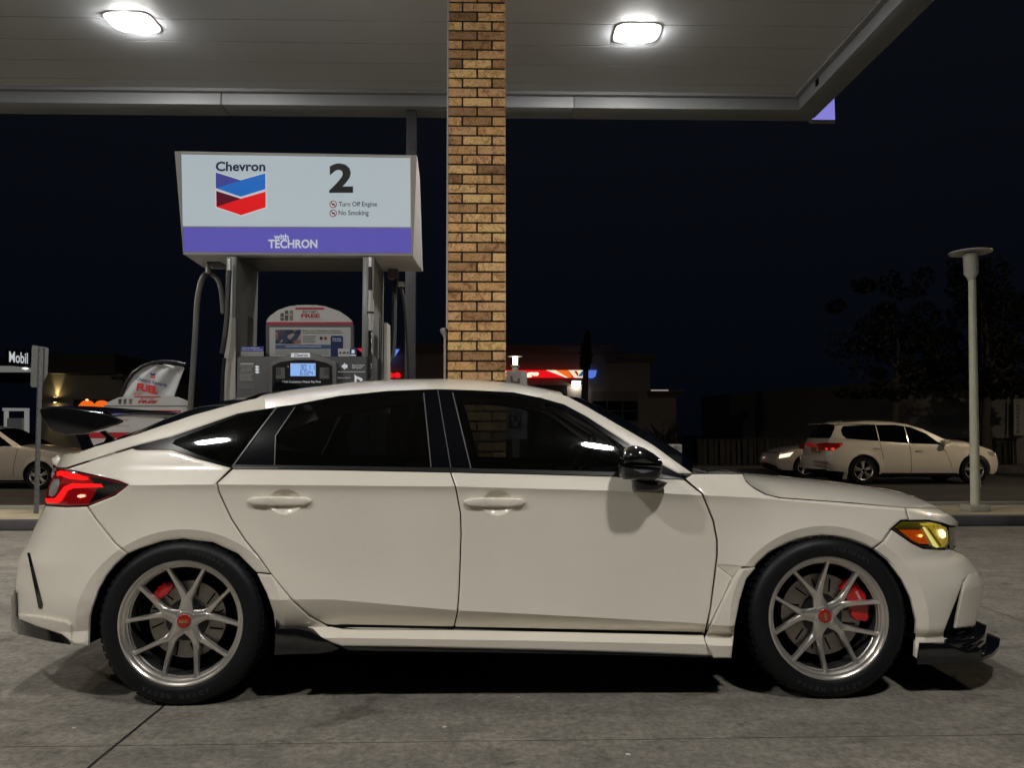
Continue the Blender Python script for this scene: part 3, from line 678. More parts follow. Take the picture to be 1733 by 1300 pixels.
# mirror -------------------------------------------------
def blob(name, outline, ymid, yhalf, m, parent, mirror=True, pw=.55):
    """puffed solid whose outline is traced at inset ymid"""
    o = densify(outline, 4); c = o.mean(0); N = 9; rings = []
    for k in range(N+1):
        a = math.pi*k/N; sc = max(.02, math.sin(a)**pw); y = ymid-yhalf*math.cos(a)
        rings.append([P(*(c+(q_-c)*sc), Y0+ymid)+np.array([0, y-ymid, 0]) for q_ in o])
    n = len(o); V = np.array([v for r_ in rings for v in r_])
    fs = [(i*n+k, i*n+(k+1) % n, (i+1)*n+(k+1) % n, (i+1)*n+k) for i in range(N) for k in range(n)]+[tuple(range(n)), tuple(range(N*n, (N+1)*n))]
    ob = recalc(mesh(name, V, fs, m, parent, ang=45))
    if mirror:
        V2 = V.copy(); V2[:, 1] = 2*MAIN.Yc-V2[:, 1]; recalc(mesh(name, V2, fs, m, parent, ang=45))
    return ob
blob('mirror_cap', [(1047, 785), (1046.5, 775), (1049, 767), (1055, 760.5), (1062, 756), (1069, 754), (1078, 754.5), (1088, 757.5), (1104.7, 767), (1116, 776), (1120.5, 783), (1120, 790), (1100, 788.5), (1070, 787)], -0.06, .085, gloss_black, car)
blob('mirror_base', [(1046.5, 788), (1070, 789), (1100, 790.5), (1120, 792), (1118.5, 802), (1115, 808), (1109, 811.5), (1080, 811.5), (1056, 811.5), (1049, 806)], -0.06, .082, satin_black, car)
blob('mirror_stalk', [(1068.7, 813), (1110, 810.5), (1129.6, 816.7), (1124, 823), (1117, 828), (1107, 831.5), (1077, 831), (1071, 822)], 0.0, .06, satin_black, car)
# interior -----------------------------------------------
cloth = mat('seat_cloth', (0.015, .013, .013), .9); redc = mat('red_cloth', (0.10, .004, .006), .9)
def seat(px, Yc_, m):
    c = P(px, 960, Y0+Yc_)
    mb = MB(); mb.box(c[0]-.25, c[0]+.28, Y0+Yc_-.24, Y0+Yc_+.24, .35, .50)
    o = bevel(mb.build('seat', m, car), .04, 3)
    b = MB(); A = [(c[0]-.20, .42), (c[0]-.08, .42), (c[0]-.30, 1.0), (c[0]-.40, .98)]
    b.prism([(x, Y0+Yc_-.24, z) for x, z in A], [(x, Y0+Yc_+.24, z) for x, z in A]); bevel(b.build('seat_back', m, car), .03, 3)
    h = MB().box(c[0]-.42, c[0]-.32, Y0+Yc_-.12, Y0+Yc_+.12, 1.0, 1.14); bevel(h.build('headrest', m, car), .03, 3)
for yy in (.50, 1.36):
    seat(830, yy, redc); seat(500, yy, cloth)
MB().box(PXI(1000), PXI(1170), Y0+.12, Y0+1.74, .55, .90).build('dashboard', satin_black, car)
sw = P(980, 800, Y0+.5)
sw_pts = [sw+np.array([.19*.35*math.cos(a)*1.0, .19*math.sin(a), .19*math.cos(a)*.9]) for a in np.linspace(0, 2*math.pi, 25)]
MB().tube(sw_pts, .014, 8).build('steering_wheel', satin_black, car, ang=50)
# underbody with wheel wells ------------------------------
xr, xf = ARC_R[0], ARC_F[0]
mb = MB(); mb.box(xr+.40, xf-.40, Y0+.06, Y0+1.80, .19, .36); mb.box(PXI(60), xr-.40, Y0+.25, Y0+1.6, .25, .5); mb.box(xf+.40, PXI(1600), Y0+.3, Y0+1.55, .20, .5)
mb.box(xr-.4, xf+.4, Y0+.42, Y0+1.44, .22, .40)
mb.build('underbody', dark_void, car)
for c in (ARC_R, ARC_F):
    for s0, s1 in ((.025, .42), (1.44, 1.835)):
        prof = []; V = []; n = 24
        for k in range(n+1):
            a = math.pi*(-.08+1.16*k/n)
            for yy in (s0, s1): V.append((c[0]+.385*math.cos(a), Y0+yy, c[2]+.355*math.sin(a)))
        fs = [(2*k, 2*k+1, 2*k+3, 2*k+2) for k in range(n)]
        iy = 1 if s0 < .5 else 0
        fs.append(tuple(2*k+iy for k in range(n+1)))
        mesh('wheel_arch_liner', V, fs, dark_void, car)

# wheels --------------------------------------------------
def make_wheel(c, phase, steer_side, caliper_deg, cal_size, txt=True):
    """c = wheel centre on the outer tyre plane; steer_side -1 = near side (faces -Y)"""
    sg = 1 if steer_side < 0 else -1     # direction of 'inwards'
    def Yf(y): return sg*y
    RT_ = 0.335; RR = 0.2560
    w = MB()
    prof = [(RR-.004, .016), (RR+.006, .006), (RR+.016, .004), (.290, 0.0), (.305, .002), (.318, .008), (.3275, .020), (.333, .036), (RT_, .06), (RT_, .20), (.333, .225), (.318, .252), (.29, .26), (RR, .25)]
    w.lathe_y(c, [(r, Yf(y)) for r, y in prof], 96)
    tyre = recalc(w.build('tyre', rubber, None, ang=35))
    w = MB()
    # tread blocks on the shoulder
    for k in range(60):
        a = 2*math.pi*k/60; da = 2*math.pi/60*.36
        for (y0_, y1_, r0, r1) in ((.022, .075, .3295, .3395), (.09, .13, .333, .3385), (.145, .19, .333, .3385)):
            q = []
            for aa, rr_, yy in ((a-da, r0, y0_), (a+da, r0, y0_), (a+da+.02, r1-.001, y1_), (a-da+.02, r1-.001, y1_)):
                q.append((c[0]+rr_*math.cos(aa), c[1]+Yf(yy), c[2]+rr_*math.sin(aa)))
            q2 = [(c[0]+(x-c[0])*1.016, y, c[2]+(z-c[2])*1.016) for x, y, z in q]
            w.prism(q2, q)
    tread = recalc(w.build('tread', rubber, None))
    w = MB()
    w.lathe_y(c, [(r, Yf(y)) for r, y in [(RR-.006, .020), (RR, .012), (RR-.001, .007), (RR-.008, .006), (RR-.012, .010), (RR-.0125, .018), (RR-.020, .021), (RR-.024, .026), (RR-.025, .034), (RR-.030, .036), (RR-.031, .046), (RR-.034, .050)]], 96)
    rim = recalc(w.build('rim', alloy, None, ang=28))
    w = MB(); w.lathe_y(c, [(r, Yf(y)) for r, y in [(RR-.0335, .048), (RR-.036, .22)]], 96)
    barrel = recalc(w.build('barrel', mat('barrel_dark', (.06, .06, .06), .4, metal=.5), None, ang=28))
    # spokes: five pairs
    w = MB()
    def pol(r, a, y): return (c[0]+r*math.cos(a), c[1]+Yf(y), c[2]+r*math.sin(a))
    for k in range(5):
        a0 = R(phase+72*k)
        for s_ in (-1, 1):
            ctrl = []
            rend = RR-.012
            for t in np.linspace(0, 1, 17):
                if t < .2: ax = .030+(t/.2)*.058; lt = .0050
                else:
                    u = (t-.2)/.8; ax = .088+(rend*math.cos(R(19.5))-.088)*u; lt = .0050+(rend*math.sin(R(19.5))-.0050)*(u**1.02)
                lt *= s_; r = math.hypot(ax, lt)
                hw_ = np.interp(t, [0, .1, .2, .3, .5, .8, .93, 1], [.031, .0205, .0165, .0128, .0100, .0082, .0095, .016])
                y = np.interp(t, [0, .15, .5, .85, 1], [.052, .052, .042, .028, .021]) + .0005*k + (.0025 if s_ > 0 else 0)
                ctrl.append((r, a0+math.atan2(lt, ax), hw_, y))
            n0 = len(w.v)
            for i, (r, a, hw_, y) in enumerate(ctrl):
                j0, j1 = max(0, i-1), min(len(ctrl)-1, i+1)
                pa = np.array(pol(ctrl[j0][0], ctrl[j0][1], 0)); pb = np.array(pol(ctrl[j1][0], ctrl[j1][1], 0)); d = pb-pa; d /= np.linalg.norm(d)
                nrm = np.array([-d[2], 0, d[0]])
                p = np.array(pol(r, a, y))
                dn = np.array([0, Yf(1), 0])
                for (u_, v_) in ((-1, .026), (-1.0, .005), (-.62, 0), (.62, 0), (1.0, .005), (1, .026)):
                    w.v.append(tuple(p+nrm*hw_*u_+dn*v_))
            for i in range(len(ctrl)-1):
                for q_ in range(6):
                    w.f.append((n0+i*6+q_, n0+i*6+(q_+1) % 6, n0+(i+1)*6+(q_+1) % 6, n0+(i+1)*6+q_))
    spokes = recalc(w.build('spokes', alloy, None, ang=40))
    w = MB(); w.lathe_y(c, [(r, Yf(y)) for r, y in [(.0, .048), (.028, .049), (.038, .051), (.044, .055), (.045, .060), (.045, .085)]], 48)
    hub = recalc(w.build('hub', alloy, None, ang=40))
    w = MB(); w.lathe_y(c, [(r, Yf(y)) for r, y in [(.0, .040), (.020, .040), (.0275, .042), (.029, .046), (.029, .05)]], 40)
    cap = recalc(w.build('centre_cap', cap_red, None, ang=40))
    # lug nuts
    w = MB()
    for k in range(5):
        a = R(phase+36+72*k); p = pol(.058, a, .064)
        w.lathe_y((p[0], p[1], p[2]), [(0, 0), (.009, 0), (.0095, Yf(.003)), (.0095, Yf(.03))], 6)
    lug = recalc(w.build('lug_nut', satin_black, None))
    w = MB(); w.lathe_y(c, [(r, Yf(y)) for r, y in [(.07, .088), (.172 if cal_size > 1 else .160, .088), (.174 if cal_size > 1 else .162, .092), (.174 if cal_size > 1 else .162, .115), (.07, .115)]], 64)
    disc = recalc(w.build('brake_disc', brake_iron, None, ang=30))
    w = MB(); w.lathe_y(c, [(r, Yf(y)) for r, y in [(.0, .07), (.07, .07), (.086, .074), (.088, .088)]], 40)
    hat = recalc(w.build('disc_hat', satin_black, None, ang=30))
    w = MB()
    for k in range(12):
        a = R(30*k+8); n_ = 2
        for (r0, r1) in ((.100, .155),):
            p0 = np.array(pol(r0, a, .0865)); p1 = np.array(pol(r1, a+.10, .0865)); d = p1-p0; d /= np.linalg.norm(d); nn = np.array([-d[2], 0, d[0]])*.0035
            w.add([p0-nn, p1-nn, p1+nn, p0+nn], [(0, 1, 2, 3)])
    slots = w.build('disc_slots', dark_void, None)
    w = MB(); w.lathe_y(c, [(.06, Yf(.13)), (.225, Yf(.135))], 40)
    back = w.build('brake_backing', dark_void, None)
    # caliper
    w = MB(); span = 62 if cal_size > 1 else 34; rI, rO = (.118, .205) if cal_size > 1 else (.135, .180)
    out = []; nA = 14
    for i in range(nA+1):
        t = i/nA; a = R(caliper_deg-span/2+span*t); out.append((rO-.014*(abs(2*t-1)**3)+.004*math.sin(t*25), a))
    inn_ = []
    for i in range(nA+1):
        t = i/nA; a = R(caliper_deg-span/2+span*t); inn_.append((rI+.016*(abs(2*t-1)**2)+.004*math.cos(t*19), a))
    ol = out+inn_[::-1]
    w.prism([pol(r, a, .064) for r, a in ol], [pol(r, a, .13) for r, a in ol])
    cal = bevel(w.build('brake_caliper', red_paint, None), .006, 2)
    parts = [tyre, tread, rim, barrel, spokes, hub, cap, lug, disc, hat, slots, back, cal]
    if txt:
        def ring_text(s_, r, a_start, da, hgt, m, up=1):
            for i, ch in enumerate(s_):
                if ch == ' ': continue
                a = R(a_start+da*i); rad = np.array([math.cos(a), 0, math.sin(a)]); tan = np.array([math.sin(a), 0, -math.cos(a)])
                if sg < 0: tan = -tan
                u_ = rad*up; r_ = tan*up
                p = np.array(pol(r, a, -.0012 if m is rubber_txt else .0395))-r_*hgt*.4-u_*hgt*.5
                parts.append(text(ch, 0, 0, 0, 0, 0, m, None, name='tyre_lettering', bold=.02, frame=(p, r_*hgt*.8, u_*hgt)))
        ring_text('YOKOHAMA', .292, 84, -4.2, .017, rubber_txt)
        ring_text('ADVAN NEOVA', .292, -66, -5.2, .019, rubber_txt)
    return parts
def parent_all(parts, par):
    for o in parts:
        org = ORG[par]
        if not np.allclose(ORG.get(o, 0), org):
            me = o.data
            co = np.empty(len(me.vertices)*3); me.vertices.foreach_get('co', co); co = co.reshape(-1, 3)-org; me.vertices.foreach_set('co', co.ravel()); me.update()
        o.parent = par; ORG[o] = org
WR = np.array([P(304, 1050, Y0)[0], Y0, .335]); WF = np.array([P(1404, 1043, Y0)[0], Y0, .335])
for (c, ph, cdg, cs) in ((WR, 88, 128, 1), (WF, 34, 22, 2)):
    for side in (-1, 1):
        cc = c if side < 0 else np.array([c[0], Y0+2*HW, c[2]])
        wp = make_wheel(cc, ph, side, cdg, cs, txt=side < 0)
        # the tyre is the wheel mesh; the rest are its sub-parts
        wh = wp[0]; wh.name = 'wheel'
        parent_all([wh], car)
        parent_all(wp[1:], wh)
        if side < 0:
            r_ = np.array([1.0, 0, 0]); u_ = np.array([0, 0, 1.0])
            if cs == 2: r_, u_ = np.array([.12, 0, -1.0]), np.array([1.0, 0, .12])
            p = cc+np.array([0, .0385, 0])-r_*.017-u_*.0055
            t_ = text('BBS', 0, 0, 0, 0, 0, gold, None, name='cap_lettering', bold=.03, frame=(p, r_*.034, u_*.011)); parent_all([t_], wh)
            if cs == 2:
                a = R(34); pc = cc+np.array([.176*math.cos(a), .062, .176*math.sin(a)])
                r_ = np.array([math.cos(R(-62)), 0, math.sin(R(-62))]); u_ = np.array([-r_[2], 0, r_[0]])
                t_ = text('brembo', 0, 0, 0, 0, 0, white_txt, None, name='caliper_lettering', bold=.01, frame=(pc-u_*.006, r_*.062, u_*.014)); parent_all([t_], wh)

# ================================================================== station
GZ0 = 0.0
def ground_mat():
    m = bpy.data.materials.new('station_concrete'); m.use_nodes = True; nt = m.node_tree; b = nt.nodes['Principled BSDF']
    L = nt.links.new; N = nt.nodes.new
    tc = N('ShaderNodeTexCoord'); sep = N('ShaderNodeSeparateXYZ'); L(tc.outputs['Object'], sep.inputs[0])
    def noise(sc, det=8, stretch=(1, 1, 1), rough=.6, dist=0.0):
        mp = N('ShaderNodeMapping'); mp.inputs['Scale'].default_value = stretch; L(tc.outputs['Object'], mp.inputs[0])
        n = N('ShaderNodeTexNoise'); n.inputs['Scale'].default_value = sc; n.inputs['Detail'].default_value = det; n.inputs['Roughness'].default_value = rough
        n.inputs['Distortion'].default_value = dist; L(mp.outputs[0], n.inputs[0]); return n.outputs[0]
    def ramp(src, p0, c0, p1, c1):
        r = N('ShaderNodeValToRGB'); r.color_ramp.elements[0].position = p0; r.color_ramp.elements[0].color = (*c0, 1)
        r.color_ramp.elements[1].position = p1; r.color_ramp.elements[1].color = (*c1, 1); L(src, r.inputs[0]); return r.outputs[0]
    def mul(a, b_, f=1.0):
        x = N('ShaderNodeMix'); x.data_type = 'RGBA'; x.blend_type = 'MULTIPLY'; x.inputs[0].default_value = f; L(a, x.inputs[6]); L(b_, x.inputs[7]); return x.outputs[2]
    base = ramp(noise(1.1, 8, (.6, 1.5, 1)), .33, (.185, .174, .155), .68, (.285, .268, .236))
    a = ramp(noise(5, 10, (.9, 1.2, 1), .68, .5), .36, (.74, .73, .715), .60, (1.10, 1.09, 1.07))
    c = ramp(noise(34, 9, (1, 1, 1), .8), .36, (.52, .51, .50), .60, (1.18, 1.17, 1.15))
    d = ramp(noise(2.3, 4, (1, 1.3, 1), .5, 1.4), .61, (1, 1, 1), .70, (.60, .58, .56))     # stains
    e = ramp(noise(9.0, 3, (.8, 1.8, 1), .5, .8), .66, (1, 1, 1), .73, (.55, .53, .52))
    col = mul(mul(mul(mul(base, a), c), d), e)
    # joints: world-aligned saw cuts
    def line(coord, pos, w, wob):
        s_ = N('ShaderNodeMath'); s_.operation = 'SUBTRACT'; L(coord, s_.inputs[0]); s_.inputs[1].default_value = pos
        ad = N('ShaderNodeMath'); ad.operation = 'ADD'; L(s_.outputs[0], ad.inputs[0])
        q = N('ShaderNodeMath'); q.operation = 'MULTIPLY_ADD'; L(noise(3.0, 6), q.inputs[0]); q.inputs[1].default_value = wob; q.inputs[2].default_value = -wob/2; L(q.outputs[0], ad.inputs[1])
        ab = N('ShaderNodeMath'); ab.operation = 'ABSOLUTE'; L(ad.outputs[0], ab.inputs[0])
        ss = N('ShaderNodeMapRange'); ss.interpolation_type = 'SMOOTHSTEP'; ss.inputs[1].default_value = w*.5; ss.inputs[2].default_value = w; ss.inputs[3].default_value = 0.0; ss.inputs[4].default_value = 1.0; L(ab.outputs[0], ss.inputs[0]); return ss.outputs[0]
    xj = [(-1.345, .0085), (3.14, .0045), (-5.8, .008), (7.6, .006)]; yj = [(2.86, .0028), (6.1, .006), (-1.0, .006)]
    prod = None
    for (p_, w_) in xj:
        l_ = line(sep.outputs['X'], p_, w_, .014)
        if prod is None: prod = l_
        else:
            t = N('ShaderNodeMath'); t.operation = 'MULTIPLY'; L(prod, t.inputs[0]); L(l_, t.inputs[1]); prod = t.outputs[0]
    for (p_, w_) in yj:
        l_ = line(sep.outputs['Y'], p_, w_, .014); t = N('ShaderNodeMath'); t.operation = 'MULTIPLY'; L(prod, t.inputs[0]); L(l_, t.inputs[1]); prod = t.outputs[0]
    mx = N('ShaderNodeMix'); mx.data_type = 'RGBA'; L(prod, mx.inputs[0]); mx.inputs[6].default_value = (.006, .005, .005, 1); L(col, mx.inputs[7])
    L(mx.outputs[2], b.inputs['Base Color'])
    rr = N('ShaderNodeMapRange'); rr.inputs[3].default_value = .55; rr.inputs[4].default_value = .95; L(noise(6, 6, (.5, 1.4, 1)), rr.inputs[0]); L(rr.outputs[0], b.inputs['Roughness'])
    hm = N('ShaderNodeMath'); hm.operation = 'MULTIPLY_ADD'; L(prod, hm.inputs[0]); hm.inputs[1].default_value = 2.0; L(noise(60, 8, (.5, 1.3, 1), .8), hm.inputs[2])
    bp = N('ShaderNodeBump'); bp.inputs['Strength'].default_value = .55; bp.inputs['Distance'].default_value = .006; L(hm.outputs[0], bp.inputs['Height']); L(bp.outputs[0], b.inputs['Normal'])
    b.inputs['Specular IOR Level'].default_value = .35
    return m
tag(mesh('station_forecourt', [(-60, -12, 0), (60, -12, 0), (60, 9.15, 0), (-60, 9.15, 0)], [(0, 1, 2, 3)], ground_mat()), kind='structure')
asph = mat('asphalt', (.045, .043, .042), .85, noise=.35, nscale=1.2, bump=.5, bscale=60, stretch=(.3, 1, 1))
tag(mesh('ground', [(-600, -400, -.42), (600, -400, -.42), (600, 700, -.42), (-600, 700, -.42)], [(0, 1, 2, 3)], mat('earth', (.03, .028, .025), .95, noise=.3, nscale=.5)), kind='structure')
tag(mesh('road', [(-300, 10.75, -.30), (300, 10.75, -.30), (300, 27, -.30), (-300, 27, -.30)], [(0, 1, 2, 3)], asph), kind='structure')
kc = mat('kerb_concrete', (.075, .07, .075), .85, noise=.3, nscale=3, bump=.4)
mb = MB()
for i in range(-14, 15): mb.box(i*2.4+.3, i*2.4+2.69, 9.15, 9.30, 0, .12)
tag(bevel(mb.build('kerb', kc, None), .012, 2), kind='structure')
pv = mat('pavement_concrete', (.46, .40, .27), .85, noise=.22, nscale=2.5, bump=.3)
tag(MB().box(-60, 60, 9.30, 10.55, -.3, .115).build('pavement', pv, None), kind='structure')
k2 = MB().box(-60, 60, 10.62, 10.72, -.30, .155); tag(k2.build('kerb', mat('kerb_pale', (.35, .33, .28), .8, noise=.2, nscale=4), None), kind='structure')
tag(MB().box(-120, 120, 27, 27.2, -.41, -.12).build('kerb', kc, None), kind='structure')
tag(MB().box(-120, 120, 27.2, 30, -.41, -.13).build('pavement', mat('pave_far', (.16, .14, .11), .9, noise=.2, nscale=1), None), kind='structure')
# small litter chips on the slab
chip = mat('paper_scrap', (.6, .58, .52), .8)
for i, (px, py, s_) in enumerate([(752, 1232, .010), (1063, 1279, .009), (877, 1182, .006), (15, 1114, .006), (17, 1148, .005), (125, 1234, .006), (1226, 1172, .004)]):
    p = PG(px, py); mb = MB(); n = 6
    fr = [(p[0]+s_*math.cos(a)*1.3*random.uniform(.6, 1), p[1]+s_*math.sin(a)*random.uniform(.6, 1), .001) for a in np.linspace(0, 2*math.pi, n, endpoint=False)]
    o = mb.prism(fr, [(x, y, .004) for x, y, z in fr]).build('paper_scrap', chip, None)
    tag(recalc(o), ['pale paper scrap lying on the concrete below the rear door, largest scrap', 'pale scrap at the bottom edge of the concrete, right of centre', 'tiny pale scrap near the shadow edge under the front door', 'tiny pale scrap on the concrete below the rear bumper, nearer the car', 'tiny pale scrap at the far left, below the other one', 'tiny pale scrap left of the wide diagonal joint', 'tiny pale scrap just behind the front wheel shadow'][i], 'scrap', 'paper scraps on the concrete')

# canopy ---------------------------------------------------------
def soffit_mat():
    m = mat('soffit_paint', (.60, .575, .55), .55); nt = m.node_tree; b = nt.nodes['Principled BSDF']; L = nt.links.new; N = nt.nodes.new
    tc = N('ShaderNodeTexCoord'); sep = N('ShaderNodeSeparateXYZ'); L(tc.outputs['Object'], sep.inputs[0])
    pp = N('ShaderNodeMath'); pp.operation = 'PINGPONG'; pp.inputs[1].default_value = .2; L(sep.outputs['Y'], pp.inputs[0])
    mr = N('ShaderNodeMapRange'); mr.inputs[1].default_value = 0; mr.inputs[2].default_value = .009; L(pp.outputs[0], mr.inputs[0])
    mp = N('ShaderNodeMapping'); mp.inputs['Scale'].default_value = (.5, 5, 1); L(tc.outputs['Object'], mp.inputs[0])
    n = N('ShaderNodeTexNoise'); n.inputs['Scale'].default_value = 1.2; n.inputs['Detail'].default_value = 5; L(mp.outputs[0], n.inputs[0])
    st = N('ShaderNodeMapRange'); st.inputs[1].default_value = .45; st.inputs[2].default_value = .62; L(n.outputs[0], st.inputs[0])
    mxx = N('ShaderNodeMath'); mxx.operation = 'MAXIMUM'; L(mr.outputs[0], mxx.inputs[0]); L(st.outputs[0], mxx.inputs[1])
    r = N('ShaderNodeValToRGB'); r.color_ramp.elements[0].color = (.28, .295, .315, 1); r.color_ramp.elements[1].color = (.43, .455, .485, 1); L(mxx.outputs[0], r.inputs[0])
    n2 = N('ShaderNodeTexNoise'); n2.inputs['Scale'].default_value = .5; n2.inputs['Detail'].default_value = 4; L(tc.outputs['Object'], n2.inputs[0])
    r2 = N('ShaderNodeValToRGB'); r2.color_ramp.elements[0].position = .3; r2.color_ramp.elements[0].color = (.85, .83, .82, 1); r2.color_ramp.elements[1].position = .7; r2.color_ramp.elements[1].color = (1, 1, 1, 1); L(n2.outputs[0], r2.inputs[0])
    mx = N('ShaderNodeMix'); mx.data_type = 'RGBA'; mx.blend_type = 'MULTIPLY'; mx.inputs[0].default_value = 1; L(r.outputs[0], mx.inputs[6]); L(r2.outputs[0], mx.inputs[7]); L(mx.outputs[2], b.inputs['Base Color'])
    bp = N('ShaderNodeBump'); bp.inputs['Strength'].default_value = .8; bp.inputs['Distance'].default_value = .008; L(mr.outputs[0], bp.inputs['Height']); L(bp.outputs[0], b.inputs['Normal'])
    return m
YF1, YF0 = 8.56, 8.25
XR1 = P(1371, 205, YF1)[0]; XR0 = P(1352, 186, YF0)[0]
ZF = P(1371, 205, YF1)[2]; ZS = ZF+.16
can = thing('station_canopy', 'flat grey canopy over the forecourt with recessed lamps and a purple fascia end', 'canopy', (-5, 2, 0))
fm = mat('fascia_metal', (.185, .195, .205), .5, noise=.06, nscale=1.5)
MB().box(-16, XR0, -7, YF0, ZS, ZS+.05).build('soffit', soffit_mat(), can)
mb = MB()
for (a, b) in ((-16, -2.96-.002), (-2.955, .905), (.91, XR1)): mb.box(a, b, YF0, YF1, ZF, ZF+1.0)
mb.box(XR0, XR1, -7, YF0-.003, ZF, ZF+1.0)
mb.box(-16, XR0, -7.3, -7, ZF, ZF+1.0)
bevel(mb.build('fascia', fm, can), .006, 2)
MB().box(-16, XR0-.002, YF0-.06, YF0-.002, ZS-.035, ZS-.001).build('edge_trim', mat('edge_trim', (.21, .215, .22), .5), can)
MB().box(XR0-.06, XR0-.002, -7, YF0-.062, ZS-.035, ZS-.001).build('edge_trim', MATS['edge_trim'], can)
MB().box(XR0-.003, XR0+.004, 7.72, 7.80, ZF+.05, ZF+.12).build('fascia_outlet', dark_void, can)
a = P(1371, 205, YF1); b = P(1412, 205, YF1)
MB().box(a[0]+.004, b[0], YF1-.02, YF1+.03, ZF+.01, ZF+.85).build('purple_fascia_end', mat('purple_glow', (.25, .22, .8), .3, emit=(.36, .33, 1.0), estr=.62), can)
MB().box(a[0]+.004, b[0]+.006, YF1-.03, YF1+.035, ZF-.012, ZF+.008).build('fascia_end_trim', fm, can)
MB().box(XR1+.002, XR1+.03, -7, YF1-.05, ZF+.02, ZF+.06).build('fascia_gutter', fm, can)
for i in range(9):
    y = 6.9-i*.62; l_ = .18+.1*(i % 3)
    bevel(MB().box(XR1+.03, XR1+.085, y-l_, y, ZF+.10, ZF+.9).build('fascia_letter_edge', fm, can), .01, 2)
# lamps: lens is a shallow rounded dish that really lights the place
lens_m = emis('lamp_lens', (1.0, .972, .925), LAMP_E)
def rrect(cx, cy, hx, hy, r, n=6):
    out = []
    for (sx_, sy_, a0) in ((1, 1, 0), (-1, 1, 90), (-1, -1, 180), (1, -1, 270)):
        for k in range(n+1):
            a = R(a0+90*k/n); out.append((cx+sx_*(hx-r)+r*math.cos(a), cy+sy_*(hy-r)+r*math.sin(a)))
    return out
bez = mat('lamp_bezel', (.50, .50, .50), .4)
LX = [(-3.28, 6.87, 'bright recessed canopy lamp at the upper left, beyond the pump sign'), (1.36, 6.95, 'bright recessed canopy lamp right of the brick pillar'),
      (-3.25, .35, 'canopy lamp above the camera, over the rear of the car'), (1.45, .35, 'canopy lamp above the camera, over the front of the car'),
      (-7.9, 6.9, 'added fill lamp continuing the far canopy row, unseen to the left'), (-7.9, .35, 'added fill lamp continuing the near canopy row, unseen to the left')]  # last two are unseen lamps added for fill, continuing the rows
for (x, y, lb) in LX:
    t = thing('canopy_lamp', lb, 'canopy lamp', (x, y, ZS), 'recessed canopy lamps')
    A = rrect(x, y, .172, .138, .085); B = rrect(x, y, .160, .126, .078)
    mb = MB(); n = len(A)
    mb.add([(px, py, ZS-.006) for px, py in A]+[(px, py, ZS-.020) for px, py in B], [(i, (i+1) % n, n+(i+1) % n, n+i) for i in range(n)]+[tuple(range(n, 2*n))])
    recalc(mb.build('lens', lens_m, t))
    O = rrect(x, y, .215, .180, .10); I = rrect(x, y, .171, .137, .084)
    mb = MB(); mb.add([(px, py, ZS-.005) for px, py in O]+[(px, py, ZS-.005) for px, py in I]+[(px, py, ZS-.001) for px, py in O]+[(px, py, ZS-.001) for px, py in I],
        [(i, (i+1) % n, n+(i+1) % n, n+i) for i in range(n)]+[(i, 2*n+i, 2*n+(i+1) % n, (i+1) % n) for i in range(n)]+[(n+i, n+(i+1) % n, 3*n+(i+1) % n, 3*n+i) for i in range(n)])
    recalc(mb.build('bezel', bez, t))

# brick pillar ---------------------------------------------------
def brick_mat():
    m = bpy.data.materials.new('tan_brick'); m.use_nodes = True; nt = m.node_tree; b = nt.nodes['Principled BSDF']; L = nt.links.new; N = nt.nodes.new
    g = N('ShaderNodeNewGeometry'); r = N('ShaderNodeValToRGB'); els = r.color_ramp.elements
    els[0].position = 0; els[0].color = (.34, .20, .10, 1); els[1].position = 1; els[1].color = (.95, .68, .32, 1)
    for p_, c_ in ((.2, (.56, .34, .17)), (.45, (.92, .58, .27)), (.7, (.78, .50, .28)), (.85, (1.0, .70, .34))):
        e = els.new(p_); e.color = (*c_, 1)
    L(g.outputs['Random Per Island'], r.inputs[0])
    tc = N('ShaderNodeTexCoord')
    n = N('ShaderNodeTexNoise'); n.inputs['Scale'].default_value = 13; n.inputs['Detail'].default_value = 8; n.inputs['Roughness'].default_value = .75; n.inputs['Distortion'].default_value = 1.2; L(tc.outputs['Object'], n.inputs[0])
    r2 = N('ShaderNodeValToRGB'); r2.color_ramp.elements[0].position = .36; r2.color_ramp.elements[0].color = (.50, .36, .27, 1); r2.color_ramp.elements[1].position = .52; r2.color_ramp.elements[1].color = (1.15, 1.1, 1.0, 1)
    L(n.outputs[0], r2.inputs[0])
    mx = N('ShaderNodeMix'); mx.data_type = 'RGBA'; mx.blend_type = 'MULTIPLY'; mx.inputs[0].default_value = 1; L(r.outputs[0], mx.inputs[6]); L(r2.outputs[0], mx.inputs[7])
    n3 = N('ShaderNodeTexNoise'); n3.inputs['Scale'].default_value = 90; n3.inputs['Detail'].default_value = 5; L(tc.outputs['Object'], n3.inputs[0])
    r3 = N('ShaderNodeValToRGB'); r3.color_ramp.elements[0].position = .4; r3.color_ramp.elements[0].color = (.74, .69, .64, 1); r3.color_ramp.elements[1].position = .55; r3.color_ramp.elements[1].color = (1, 1, 1, 1); L(n3.outputs[0], r3.inputs[0])
    m2 = N('ShaderNodeMix'); m2.data_type = 'RGBA'; m2.blend_type = 'MULTIPLY'; m2.inputs[0].default_value = 1; L(mx.outputs[2], m2.inputs[6]); L(r3.outputs[0], m2.inputs[7])
    L(m2.outputs[2], b.inputs['Base Color']); b.inputs['Roughness'].default_value = .8
    bp = N('ShaderNodeBump'); bp.inputs['Strength'].default_value = .6; bp.inputs['Distance'].default_value = .004; L(n3.outputs[0], bp.inputs['Height']); L(bp.outputs[0], b.inputs['Normal'])
    return m
YP = 5.40; px0 = P(758.5, 400, YP)[0]; px1 = P(856, 400, YP)[0]; wP = px1-px0; dP = .42
